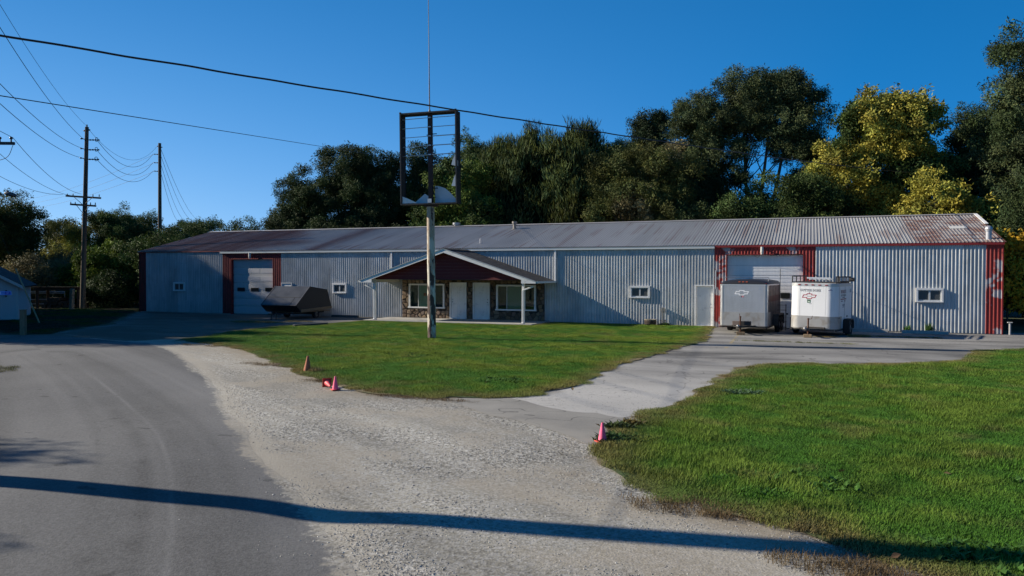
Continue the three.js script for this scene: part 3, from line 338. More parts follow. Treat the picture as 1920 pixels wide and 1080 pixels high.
  const seeds = []; for (let j = 0; j < 10; j++) for (let i = 0; i < 34; i++) seeds.push([SX0 + (i + 0.5 + (sr() - 0.5) * 0.85 + (j % 2) * 0.4) * 0.268, SY0 + (j + 0.5 + (sr() - 0.5) * 0.8) * 0.228]);
  const clipHP = (poly, nx, ny, c) => { const o = []; for (let i = 0; i < poly.length; i++) { const a = poly[i], b = poly[(i + 1) % poly.length], fa = a[0] * nx + a[1] * ny - c, fb = b[0] * nx + b[1] * ny - c; if (fa <= 0) o.push(a); if ((fa < 0) !== (fb < 0) && fa !== fb) { const t = fa / (fa - fb); o.push([lerp(a[0], b[0], t), lerp(a[1], b[1], t)]); } } return o; };
  for (const s of seeds) {
    if (s[0] < SX0 || s[0] > SX1 || s[1] < SY0 || s[1] > SY1) continue; const inH = holes.find((h) => s[0] > h[0] && s[0] < h[1] && s[1] > h[2] && s[1] < h[3]); if (inH) continue;
    let poly = [[Math.max(SX0, s[0] - 0.4), Math.max(SY0, s[1] - 0.4)], [Math.min(SX1, s[0] + 0.4), Math.max(SY0, s[1] - 0.4)], [Math.min(SX1, s[0] + 0.4), Math.min(SY1, s[1] + 0.4)], [Math.max(SX0, s[0] - 0.4), Math.min(SY1, s[1] + 0.4)]];
    for (const q of seeds) { const dx = q[0] - s[0], dy = q[1] - s[1], l = Math.hypot(dx, dy); if (l < 1e-6 || l > 1) continue; const nx = dx / l, ny = dy / l; poly = clipHP(poly, nx, ny, (s[0] * nx + s[1] * ny) + l / 2 - 0.011); if (poly.length < 3) break; }
    for (const h of holes) if (poly.length >= 3) { // keep stones out of the openings
      if (poly.some((p) => p[0] > h[0] && p[0] < h[1] && p[1] > h[2] && p[1] < h[3])) { const d = [[h[0] - s[0], 0], [s[0] - h[1], 1], [h[2] - s[1], 2], [s[1] - h[3], 3]].sort((a, b) => b[0] - a[0])[0][1]; poly = d === 0 ? clipHP(poly, 1, 0, h[0]) : d === 1 ? clipHP(poly, -1, 0, -h[1]) : d === 2 ? clipHP(poly, 0, 1, h[2]) : clipHP(poly, 0, -1, -h[3]); } }
    if (poly.length < 3) continue; const ar = Math.abs(poly.reduce((a, p, i) => { const q = poly[(i + 1) % poly.length]; return a + p[0] * q[1] - q[0] * p[1]; }, 0)) / 2; if (ar < 0.006) continue;
    const cx = poly.reduce((a, p) => a + p[0], 0) / poly.length, cy = poly.reduce((a, p) => a + p[1], 0) / poly.length, dep = 0.03 + sr() * 0.05, pos = [], n = poly.length, tx = (sr() - 0.5) * 0.12, ty = (sr() - 0.5) * 0.12;
    const lift = (p, k, z) => { const x = lerp(p[0], cx, k), y = lerp(p[1], cy, k); return [x, y, 0.095 + (z ? z + (x - cx) * tx + (y - cy) * ty : 0)]; };
    for (let i = 0; i < n; i++) { const a = poly[i], b = poly[(i + 1) % n], a0 = lift(a, 0, 0), b0 = lift(b, 0, 0), a1 = lift(a, 0.10, dep * 0.75), b1 = lift(b, 0.10, dep * 0.75), a2 = lift(a, 0.34, dep), b2 = lift(b, 0.34, dep), c = [cx, cy, 0.095 + dep * 1.03]; for (const q of [a0, b0, b1, a0, b1, a1, a1, b1, b2, a1, b2, a2, a2, b2, c]) pos.push(...q); }
    const g = new THREE.BufferGeometry(); g.setAttribute('position', new THREE.Float32BufferAttribute(pos, 3)); g.computeVertexNormals(); part(sw, 'stone', g, sm[Math.floor(sr() * sm.length)]);
  }
  const blindMat = M(0.34, 0.40, 0.35, { roughness: 0.8 });
  for (const [x0, x1, y0, y1] of [[21.58, 23.95, 0.69, 2.1], [27.23, 29.63, 0.65, 2.08]]) {
    const w = part(po, 'office_window', [boxX(x0, x1, y1 - 0.09, y1, 0.03, 0.17), boxX(x0 - 0.04, x1 + 0.04, y0 - 0.03, y0 + 0.05, 0.03, 0.2), boxX(x0, x0 + 0.1, y0 + 0.05, y1 - 0.09, 0.03, 0.17), boxX(x1 - 0.1, x1, y0 + 0.05, y1 - 0.09, 0.03, 0.17)], white), a = x0 + 0.1, b = x1 - 0.1, c = y0 + 0.05, d = y1 - 0.09;
    part(w, 'mullion', [boxX(lerp(a, b, 0.25) - 0.022, lerp(a, b, 0.25) + 0.022, c, d, 0.1, 0.14), boxX(lerp(a, b, 0.75) - 0.022, lerp(a, b, 0.75) + 0.022, c, d, 0.1, 0.14)], M(0.5, 0.5, 0.48, { roughness: 0.5 }));
    part(w, 'backing', boxX(a, b, c, d, 0.026, 0.034), M(0.02, 0.024, 0.022)); const bl = []; for (let k = 0; k < 14; k++) { const x = lerp(lerp(a, b, 0.26), lerp(a, b, 0.74), (k + 0.5) / 14); bl.push(B(0.085, d - c - 0.02, 0.004, x, (c + d) / 2, 0.062, 0, 0.5, 0)); } part(w, 'blind', bl, blindMat);
    for (const [u, v] of [[0, 0.25], [0.25, 0.75], [0.75, 1]]) part(w, 'pane', boxX(lerp(a, b, u) + 0.022, lerp(a, b, v) - 0.022, c, d, 0.11, 0.116), clearGlass);
  }
  part(po, 'window_sign', boxX(22.55, 22.75, 1.38, 1.55, 0.092, 0.096), M(0.25, 0.05, 0.03));
  for (const [x0, x1, hx] of [[24.36, 25.3, 24.46], [25.84, 26.76, 26.68]]) { leaf(po, x0, x1, 0.11, 2.13, 0.09, hx, true); part(po, 'door_frame', [boxX(x0 - 0.07, x0, 0.09, 2.19, 0.03, 0.165), boxX(x1, x1 + 0.07, 0.09, 2.19, 0.03, 0.165), boxX(x0, x1, 2.13, 2.19, 0.03, 0.165), boxX(x0, x1, 0.082, 0.11, 0.03, 0.16)], white); }
  for (const x of [24.14, 25.57, 27.0]) part(po, 'wall_lamp', [Cy([x, 1.86, 0.13], [x, 1.86, 0.17], 0.05, 0.05, 10), Cy([x, 1.66, 0.22], [x, 1.86, 0.22], 0.05, 0.08, 6), Cy([x, 1.86, 0.22], [x, 1.93, 0.22], 0.085, 0.02, 6), Cy([x, 1.86, 0.15], [x, 1.88, 0.22], 0.012, 0.012)], black);
}

// ---------------------------------------------------------------- sign pole
{
  const bx = 29.48, bz = 12.3, by = hgt(bx, bz);
  const S = thing('pole_sign', 'empty rusty sign frame with broken panels on a tall peeling white pole in the lawn', 'sign', bx, by, bz, 0); S.rotation.z = 0.0115;
  const poleMap = colorTex(512, 1024, (u, v) => { const y = v * 5.6, a = fbm(u * 6 + 9, y * 2, 3), b = noise(u * 40, y * 14), d = fbm(u * 7.5 + 2, y * 2.4, 4), low = 1 - sstep(2.6, 3.7, y + (a - 0.5) * 1.2), peel = sstep(0.0, 0.03, d - (0.63 - 0.14 * low)), rust = sstep(0.44, 0.54, fbm(u * 5 + 40, y * 1.3 + 7, 4));
    let c = [0.62, 0.57, 0.46].map((q) => q * (0.8 + 0.35 * a)); c = mix3(c, [0.27, 0.15, 0.075], 0.75 * rust * (0.5 + 0.5 * b)); c = mix3(c, mix3([0.022, 0.018, 0.017], [0.085, 0.032, 0.024], b), 0.95 * peel); const band = Math.exp(-Math.pow((y - 2.15 - 0.2 * (a - 0.5)) / 0.08, 2)); return mix3(c, [0.03, 0.022, 0.02], 0.85 * band * sstep(0.4, 0.5, d)); });
  const g = new THREE.CylinderGeometry(0.155, 0.17, 5.55, 24, 1, true); g.translate(0, 2.72, 0); part(S, 'pole', clean(g), M(1, 1, 1, { map: poleMap, roughness: 0.75, bumpMap: poleMap, bumpScale: 0.003 }), true);
  const F = sub(S, 'sign_frame', 0, 5.5, 0, 0.113), w = 2.42, h = 3.72, d = 0.46, brown = M(0.022, 0.014, 0.012, { roughness: 0.9 }), edge = M(0.05, 0.042, 0.038, { roughness: 0.7 });
  const fr = (n, x0, x1, y0, y1, z0, z1, m) => part(F, n, boxX(x0, x1, y0, y1, z0, z1), m);
  fr('side_panel', -w / 2, -w / 2 + 0.025, 0, h, -d / 2, d / 2, brown); fr('side_panel', w / 2 - 0.025, w / 2, 0, h, -d / 2, d / 2, brown); fr('top_panel', -w / 2 + 0.025, w / 2 - 0.025, h - 0.03, h, -d / 2, d / 2, brown); fr('bottom_panel', -w / 2 + 0.025, w / 2 - 0.025, 0, 0.03, -d / 2, d / 2, brown);
  for (const z of [-d / 2 - 0.012, d / 2 + 0.012]) part(F, 'retaining_rim', [boxX(-w / 2 - 0.01, -w / 2 + 0.04, -0.01, h + 0.01, z - 0.012, z + 0.012), boxX(w / 2 - 0.04, w / 2 + 0.01, -0.01, h + 0.01, z - 0.012, z + 0.012), boxX(-w / 2 + 0.04, w / 2 - 0.04, h - 0.05, h + 0.01, z - 0.012, z + 0.012), boxX(-w / 2 + 0.04, w / 2 - 0.04, -0.01, 0.04, z - 0.012, z + 0.012)], z > 0 ? edge : brown);
  part(F, 'centre_post', [RB(0.17, h - 0.06, 0.17, 0.015, 0.02, h / 2, 0), boxX(-0.22, 0.28, -0.09, 0.0, -0.17, 0.17)], M(0.05, 0.026, 0.022, { roughness: 0.85 }));
  part(F, 'corner_bracket', [RB(0.08, 0.06, 0.06, 0.01, -w / 2 + 0.02, h + 0.02, d / 2), RB(0.08, 0.06, 0.06, 0.01, w / 2 - 0.02, h + 0.02, d / 2)], edge);
  const tb = M(0.55, 0.56, 0.58, { roughness: 0.35, metalness: 0.3 }); for (let i = 0; i < 5; i++) { const y = h - 0.2 - i * 0.375; part(F, 'lamp_tube_rail', [Cy([-w / 2 + 0.03, y - 0.02, 0.05], [-0.07, y, 0.05], 0.014, 0.014, 6), Cy([0.11, y, 0.05], [w / 2 - 0.03, y + 0.01, 0.05], i > 1 ? 0.021 : 0.015, i > 1 ? 0.021 : 0.015, 6), boxX(-0.03, 0.08, y - 0.02, y + 0.02, 0.085, 0.11)], tb); }
  for (const [x0, x1, y] of [[-0.14, -0.06, 2.83], [0.1, 0.3, 2.86], [0.1, 0.3, 1.7], [-0.1, 0.32, 0.66], [0.1, 0.24, 0.3], [-0.12, -0.06, 1.72]]) part(F, 'ladder_rung', Cy([x0, y, 0.0], [x1, y, 0.0], 0.02, 0.02, 6), brown);
  const pl = M(0.66, 0.67, 0.66, { roughness: 0.45 });
  const shard = (pts, z) => part(F, 'broken_panel', extrude(pts, 0.005), pl).position.set(0, 0, z);
  shard([[-1.14, 0.06], [-1.14, 0.34], [-0.92, 0.26], [-0.62, 0.12], [-0.5, 0.06]], 0.2); shard([[-0.78, 0.06], [-0.74, 0.14], [-0.32, 0.47], [-0.06, 0.3], [-0.06, 0.06]], -0.2); shard([[0.12, 0.04], [0.12, 0.78], [0.3, 0.76], [0.58, 0.66], [0.86, 0.4], [1.12, 0.1], [1.12, 0.04]], -0.21); shard([[-0.05, 0.06], [-0.05, 0.22], [0.12, 0.22], [0.12, 0.06]], 0.2);
  shard([[1.15, 0.68], [1.15, 1.15], [1.08, 1.02], [0.98, 0.7]], 0.19); shard([[1.15, 1.5], [1.15, 1.94], [1.05, 1.78], [0.98, 1.55]], 0.19); part(F, 'rust_patch', boxX(w / 2 + 0.001, w / 2 + 0.006, 1.5, 1.72, 0.02, 0.16), M(0.3, 0.26, 0.24)); 
  part(S, 'antenna', [Cy([0.0, 9.2, 0], [0.0, 9.36, 0], 0.075, 0.03, 10), Cy([0, 9.36, 0], [0, 10.6, 0], 0.026, 0.022, 8), Cy([0, 10.6, 0], [0, 15.4, 0], 0.02, 0.011, 8)], M(0.09, 0.09, 0.10, { roughness: 0.5 }));
}

// ---------------------------------------------------------------- trailers
function textTex(w, h, draw) { const c = document.createElement('canvas'); c.width = w; c.height = h; const x = c.getContext('2d'); x.clearRect(0, 0, w, h); draw(x); const t = new THREE.CanvasTexture(c); t.colorSpace = THREE.SRGBColorSpace; t.magFilter = THREE.LinearFilter; return t; }
function decal(parent, name, tex, w, h, x, y, z, ry = 0) { const m = new THREE.Mesh(new THREE.PlaneGeometry(w, h), new THREE.MeshStandardMaterial({ map: tex, transparent: true, roughness: 0.6 })); m.name = name; m.position.set(x, y, z); m.rotation.y = ry; parent.add(m); m.receiveShadow = true; return m; }
function footprint(w, l, r) { const s = new THREE.Shape(), a = w / 2, f = l / 2; s.moveTo(-a, -f); s.lineTo(a, -f); s.lineTo(a, f - r); s.absellipse(a - r, f - r, r, r, 0, Math.PI / 2); s.lineTo(-a + r, f); s.absellipse(-a + r, f - r, r, r, Math.PI / 2, Math.PI); s.lineTo(-a, -f); return s; }
function slabOf(w, l, r, y0, y1) { const g = new THREE.ExtrudeGeometry(footprint(w, l, r), { depth: y1 - y0, bevelEnabled: false, curveSegments: 12 }); g.rotateX(Math.PI / 2); g.scale(1, -1, 1); const i = g.index, p = g.attributes.position; // after the flip, restore the winding
  const n = g.toNonIndexed ? (i ? g.toNonIndexed() : g) : g, q = n.attributes.position; for (let k = 0; k < q.count; k += 3) { const a = [q.getX(k + 1), q.getY(k + 1), q.getZ(k + 1)]; q.setXYZ(k + 1, q.getX(k + 2), q.getY(k + 2), q.getZ(k + 2)); q.setXYZ(k + 2, ...a); } n.deleteAttribute('uv'); n.translate(0, y0, 0); n.computeVertexNormals(); return smoothSides(n); }
function smoothSides(g) { const p = g.attributes.position, n = g.attributes.normal, m = new Map(), key = (i) => Math.round(p.getX(i) * 500) + ',' + Math.round(p.getZ(i) * 500); for (let i = 0; i < p.count; i++) if (Math.abs(n.getY(i)) < 0.5) { const k = key(i); if (!m.has(k)) m.set(k, []); m.get(k).push(i); }
  const out = new Float32Array(n.array); for (const l of m.values()) for (const i of l) { let x = 0, z = 0; for (const j of l) if (n.getX(i) * n.getX(j) + n.getZ(i) * n.getZ(j) > 0.8) { x += n.getX(j); z += n.getZ(j); } const q = Math.hypot(x, z) || 1; out[3 * i] = x / q; out[3 * i + 2] = z / q; } n.array.set(out); return g; }
function bowtie(w, h, holes) { const a = w / 2, b = h / 2, k = 0.6; return [[-a, -b * k], [-a * 0.38, -b * k], [-a * 0.38, -b], [a * 0.34, -b], [a * 0.38, -b * k], [a * 0.78, -b * k], [a, b * k], [a * 0.38, b * k], [a * 0.38, b], [-a * 0.34, b], [-a * 0.38, b * k], [-a * 0.78, b * k]]; }
function outlineShape(pts, t) { const s = new THREE.Shape(pts.map((p) => new THREE.Vector2(...p))); let ar = 0; for (let i = 0; i < pts.length; i++) { const p = pts[i], q = pts[(i + 1) % pts.length]; ar += p[0] * q[1] - q[0] * p[1]; } const sg = ar > 0 ? 1 : -1, n = pts.length, inn = [];
  for (let i = 0; i < n; i++) { const p = pts[(i + n - 1) % n], c = pts[i], q = pts[(i + 1) % n], d1 = norm2(c[0] - p[0], c[1] - p[1]), d2 = norm2(q[0] - c[0], q[1] - c[1]), n1 = [-d1[1] * sg, d1[0] * sg], n2 = [-d2[1] * sg, d2[0] * sg], k = 1 / Math.max(0.35, 1 + n1[0] * n2[0] + n1[1] * n2[1]); inn.push(new THREE.Vector2(c[0] + (n1[0] + n2[0]) * t * k, c[1] + (n1[1] + n2[1]) * t * k)); }
  s.holes.push(new THREE.Path(inn)); return s; }
const norm2 = (x, y) => { const l = Math.hypot(x, y) || 1; return [x / l, y / l]; };
function wheel(parent, x, z, r, wd, rimMat) { const t = part(parent, 'wheel', T(new THREE.LatheGeometry([[r * 0.6, -wd / 2], [r * 0.94, -wd / 2], [r, -wd / 2 + 0.03], [r, wd / 2 - 0.03], [r * 0.94, wd / 2], [r * 0.6, wd / 2]].map((p) => new THREE.Vector2(...p)), 28), x, r, z, 0, 0, Math.PI / 2), rubber); part(t, 'rim', [Cy([x - wd / 2 + 0.03, r, z], [x + wd / 2 - 0.03, r, z], r * 0.62, r * 0.62, 20), Cy([x - wd / 2 - 0.005, r, z], [x + wd / 2 + 0.005, r, z], r * 0.2, r * 0.2, 12)], rimMat); return t; }
function tongue(tr, f, crankSide) { part(tr, 'tongue', [Cy([-0.55, 0.36, f - 0.05], [-0.03, 0.36, f + 0.95], 0.045, 0.045, 4), Cy([0.55, 0.36, f - 0.05], [0.03, 0.36, f + 0.95], 0.045, 0.045, 4), B(0.12, 0.1, 0.4, 0, 0.38, f + 0.98), B(0.9, 0.05, 0.06, 0, 0.36, f + 0.3)], darkSteel);
  const j = part(tr, 'jack', [Cy([0, 0.2, f + 0.72], [0, 0.78, f + 0.72], 0.036, 0.036, 10), Cy([0, 0.13, f + 0.72], [0, 0.22, f + 0.72], 0.028, 0.028, 10), Cy([0, 0.115, f + 0.72], [0, 0.135, f + 0.72], 0.075, 0.075, 14), Cy([0, 0.78, f + 0.72], [0, 0.84, f + 0.72], 0.045, 0.04, 10), Cy([0, 0.8, f + 0.72], [0.14 * crankSide, 0.82, f + 0.72], 0.011, 0.011, 6), Cy([0.14 * crankSide, 0.82, f + 0.72], [0.16 * crankSide, 0.95, f + 0.72], 0.013, 0.013, 6)], rusty);
  part(tr, 'coupler', [RB(0.1, 0.09, 0.22, 0.02, 0, 0.42, f + 1.16), T(new THREE.SphereGeometry(0.06, 12, 8), 0, 0.43, f + 1.26)], steel); return j; }
const silverMap = colorTex(512, 512, (u, v) => { const a = tfbm(u, v, 4, 4, 12), s = tn(u, v * 0.15, 40, 2), low = 1 - sstep(0.1, 0.3, v); const k = 0.50 + 0.08 * (a - 0.5) + 0.04 * (s - 0.5); return mix3([k, k, k * 1.01], [0.33, 0.30, 0.25], 0.35 * low * a * 2); });
const guardMap = colorTex(512, 512, (u, v) => { const a = tfbm(u, v, 5, 4, 15), d = tfbm(u, v, 9, 3, 5); const k = 0.40 + 0.10 * (a - 0.5); return mix3([k, k * 0.98, k * 0.94], [0.22, 0.17, 0.11], 0.45 * sstep(0.45, 0.85, d)); });
const guardBump = dataTex(256, 256, (u, v) => { const n = 24, x = (u * n) % 1, y = (v * n) % 1, o = (Math.floor(u * n) + Math.floor(v * n)) % 2; const p = o ? Math.hypot((x - 0.5) * 2.4, (y - 0.5) * 6) : Math.hypot((x - 0.5) * 6, (y - 0.5) * 2.4); return clamp(1.1 - p) * 0.5 + 0.5 * tfbm(u, v, 4, 3, 6); });
const guardMat = new THREE.MeshStandardMaterial({ map: rep(guardMap, 0.5), bumpMap: rep(guardBump, 0.9), bumpScale: 0.012, roughness: 0.42, metalness: 0.45 });
{ // grey trailer with black domed roof
  const th = -0.105, L = 3.75, w = 2.12, fx = 41.03, fz = 4.0, cx = fx - Math.sin(th) * L / 2, cz = fz - Math.cos(th) * L / 2;
  const t = thing('cargo_trailer', 'weathered silver cargo trailer with black domed roof and white outline emblem on its nose', 'trailer', cx, hgt(cx, cz), cz, th, 'cargo trailers parked by the right overhead door');
  const body = new THREE.MeshStandardMaterial({ map: rep(silverMap, 0.4), roughness: 0.36, metalness: 0.55, bumpMap: rep(fineBump, 0.35), bumpScale: 0.006 });
  part(t, 'body', slabOf(w, L, 0.12, 0.36, 2.2), body);
  part(t, 'top_rail', [slabOf(w + 0.02, L + 0.02, 0.13, 2.2, 2.245)], M(0.62, 0.63, 0.62, { roughness: 0.35, metalness: 0.3 }));
  part(t, 'stone_guard', slabOf(w + 0.012, 0.9, 0.126, 0.36, 0.98).translate(0, 0, L / 2 - 0.45 + 0.007), guardMat);
  // domed roof, its nose rounded down to the rail
  const pos = [], idx = [], NX = 20, NZ = 24, rz = (v) => L / 2 + 0.015 - v * (L + 0.02); for (let j = 0; j <= NZ; j++) for (let i = 0; i <= NX; i++) { const u = i / NX * 2 - 1, v = j / NZ, e = Math.min(1, v * L / 0.42), c = Math.sqrt(Math.max(0, 1 - Math.pow(1 - e, 2))), x = u * (w / 2 + 0.008), y = 2.245 + (0.075 + 0.185 * Math.sqrt(Math.max(0, 1 - u * u * 0.96)) - 0.03) * (0.32 + 0.68 * c); const yy = Math.abs(u) === 1 ? 2.245 : y; pos.push(x, yy, rz(v)); } for (let i = 0; i <= NX; i++) { const u = i / NX * 2 - 1; pos.push(u * (w / 2 + 0.008), 2.245, rz(0)); pos.push(u * (w / 2 + 0.008), 2.245, rz(1)); }
  for (let j = 0; j < NZ; j++) for (let i = 0; i < NX; i++) { const a = j * (NX + 1) + i, b = a + NX + 1; idx.push(a, a + 1, b, a + 1, b + 1, b); } const o = (NZ + 1) * (NX + 1); for (let i = 0; i < NX; i++) { idx.push(i, o + 2 * i, i + 1, i + 1, o + 2 * i, o + 2 * i + 2); const k = NZ * (NX + 1) + i; idx.push(k, k + 1, o + 2 * i + 1, k + 1, o + 2 * i + 3, o + 2 * i + 1); }
  const rg = new THREE.BufferGeometry(); rg.setAttribute('position', new THREE.Float32BufferAttribute(pos, 3)); rg.setIndex(idx); rg.computeVertexNormals(); part(t, 'roof', rg, M(0.022, 0.022, 0.024, { roughness: 0.42 }));
  const f = L / 2;
  for (const x of [-0.16, 0, 0.16]) part(t, 'marker_light', RB(0.1, 0.045, 0.03, 0.012, x - 0.02, 2.355, f - 0.002), M(0.42, 0.09, 0.035, { roughness: 0.3 })); for (const s of [-1, 1]) part(t, 'marker_light', RB(0.08, 0.04, 0.03, 0.012, s * 0.98, 2.275, f - 0.0), M(0.3, 0.04, 0.03, { roughness: 0.3 }));
  const em = new THREE.ExtrudeGeometry(outlineShape(bowtie(0.66, 0.24), 0.042), { depth: 0.004, bevelEnabled: false }); part(t, 'emblem', em.translate(-0.08, 1.86, f), M(0.78, 0.78, 0.78, { roughness: 0.6 }));
  decal(t, 'flag_sticker', textTex(128, 80, (x) => { x.fillStyle = '#b5304a'; x.fillRect(40, 8, 84, 56); x.fillStyle = '#d9c6cb'; for (let i = 0; i < 3; i++) x.fillRect(40, 16 + i * 18, 84, 7); x.fillStyle = '#2a2244'; x.beginPath(); x.moveTo(4, 8); x.lineTo(48, 8); x.lineTo(48, 70); x.lineTo(36, 70); x.closePath(); x.fill(); }), 0.16, 0.1, -0.06, 1.685, f + 0.004);
  decal(t, 'corner_sticker', textTex(96, 96, (x) => { x.strokeStyle = '#aab6c8'; x.lineWidth = 9; x.beginPath(); x.moveTo(48, 8); x.lineTo(48, 44); x.moveTo(20, 60); x.lineTo(78, 60); x.moveTo(12, 84); x.lineTo(84, 84); x.stroke(); }), 0.14, 0.14, 0.72, 2.07, f + 0.004);
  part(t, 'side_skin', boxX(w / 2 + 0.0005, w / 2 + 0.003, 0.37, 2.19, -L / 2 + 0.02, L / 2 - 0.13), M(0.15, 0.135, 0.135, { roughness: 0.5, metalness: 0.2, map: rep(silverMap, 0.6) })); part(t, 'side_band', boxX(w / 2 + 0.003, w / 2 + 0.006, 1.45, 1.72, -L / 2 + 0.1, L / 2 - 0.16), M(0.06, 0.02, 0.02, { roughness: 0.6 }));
  for (const s of [-1, 1]) { part(t, 'fender', [T(extrude([[-1.0, 0.34], [-1.0, 0.62], [-0.88, 0.84], [0.88, 0.84], [1.0, 0.62], [1.0, 0.34], [0.93, 0.34], [0.93, 0.6], [0.84, 0.78], [-0.84, 0.78], [-0.93, 0.6], [-0.93, 0.34]], 0.26), 0, 0, 0, 0, -Math.PI / 2, 0).translate(s > 0 ? w / 2 + 0.26 : -w / 2, 0, -0.45)], darkSteel); wheel(t, s * (w / 2 + 0.14 - (s < 0 ? 0.22 : 0)), -0.06, 0.34, 0.21, steel); wheel(t, s * (w / 2 + 0.14 - (s < 0 ? 0.22 : 0)), -0.86, 0.34, 0.21, steel); }
  part(t, 'chassis', [boxX(-w / 2 + 0.05, -w / 2 + 0.12, 0.26, 0.36, -L / 2, f - 0.05), boxX(w / 2 - 0.12, w / 2 - 0.05, 0.26, 0.36, -L / 2, f - 0.05), boxX(-w / 2 + 0.12, w / 2 - 0.12, 0.28, 0.34, f - 0.14, f - 0.08), Cy([-w / 2, 0.3, -0.06], [w / 2, 0.3, -0.06], 0.035, 0.035, 8), Cy([-w / 2, 0.3, -0.86], [w / 2, 0.3, -0.86], 0.035, 0.035, 8)], darkSteel);
  for (const x of [-0.93, 0.93]) part(t, 'corner_moulding', RB(0.05, 1.8, 0.012, 0.004, x, 1.3, f + 0.002), M(0.42, 0.42, 0.41, { roughness: 0.4, metalness: 0.5 })); for (const z of [1.2, 0.4, -0.4, -1.2]) part(t, 'side_seam', boxX(w / 2 + 0.003, w / 2 + 0.008, 0.37, 2.19, z - 0.012, z + 0.012), M(0.07, 0.07, 0.07)); part(t, 'bottom_rail', slabOf(w + 0.02, L + 0.02, 0.13, 0.33, 0.37), M(0.16, 0.15, 0.14, { roughness: 0.6, metalness: 0.4 })); tongue(t, f, -0.2); part(t, 'tool_box', [RB(0.42, 0.19, 0.28, 0.02, 0.2, 0.51, f + 0.5)], M(0.02, 0.019, 0.019, { roughness: 0.7 })); part(t, 'battery_tray', [RB(0.3, 0.19, 0.2, 0.01, -0.24, 0.5, f + 0.42)], M(0.16, 0.12, 0.10, { roughness: 0.8 }));
  part(t, 'roof_rail', [Cy([-1.0, 2.56, f - 0.35], [0.95, 2.56, f - 0.8], 0.013, 0.013, 6), Cy([-1.0, 2.25, f - 0.35], [-1.0, 2.56, f - 0.35], 0.013, 0.013, 6), Cy([0.95, 2.3, f - 0.8], [0.95, 2.56, f - 0.8], 0.013, 0.013, 6), Cy([-1.0, 2.56, f - 0.35], [-1.0, 2.56, -f + 0.4], 0.013, 0.013, 6)], M(0.4, 0.4, 0.4, { roughness: 0.4, metalness: 0.4 }));
  part(t, 'corner_pole', Cy([w / 2 + 0.03, 0.4, -f + 0.3], [w / 2 + 0.03, 2.98, -f + 0.3], 0.018, 0.018, 8), M(0.12, 0.12, 0.12));
  const bl = tag(part(scene, numbered('wood_block'), RB(0.36, 0.12, 0.2, 0.012, 0, 0.06, 0), wood), 'short wooden block under the jack of the silver trailer', 'wood block', 'blocks under trailer jacks'); const jx = cx + Math.sin(th) * (f + 0.72), jz = cz + Math.cos(th) * (f + 0.72); bl.position.set(jx + 0.02, hgt(jx, jz) + 0.012, jz); bl.rotation.y = 0.08;
}
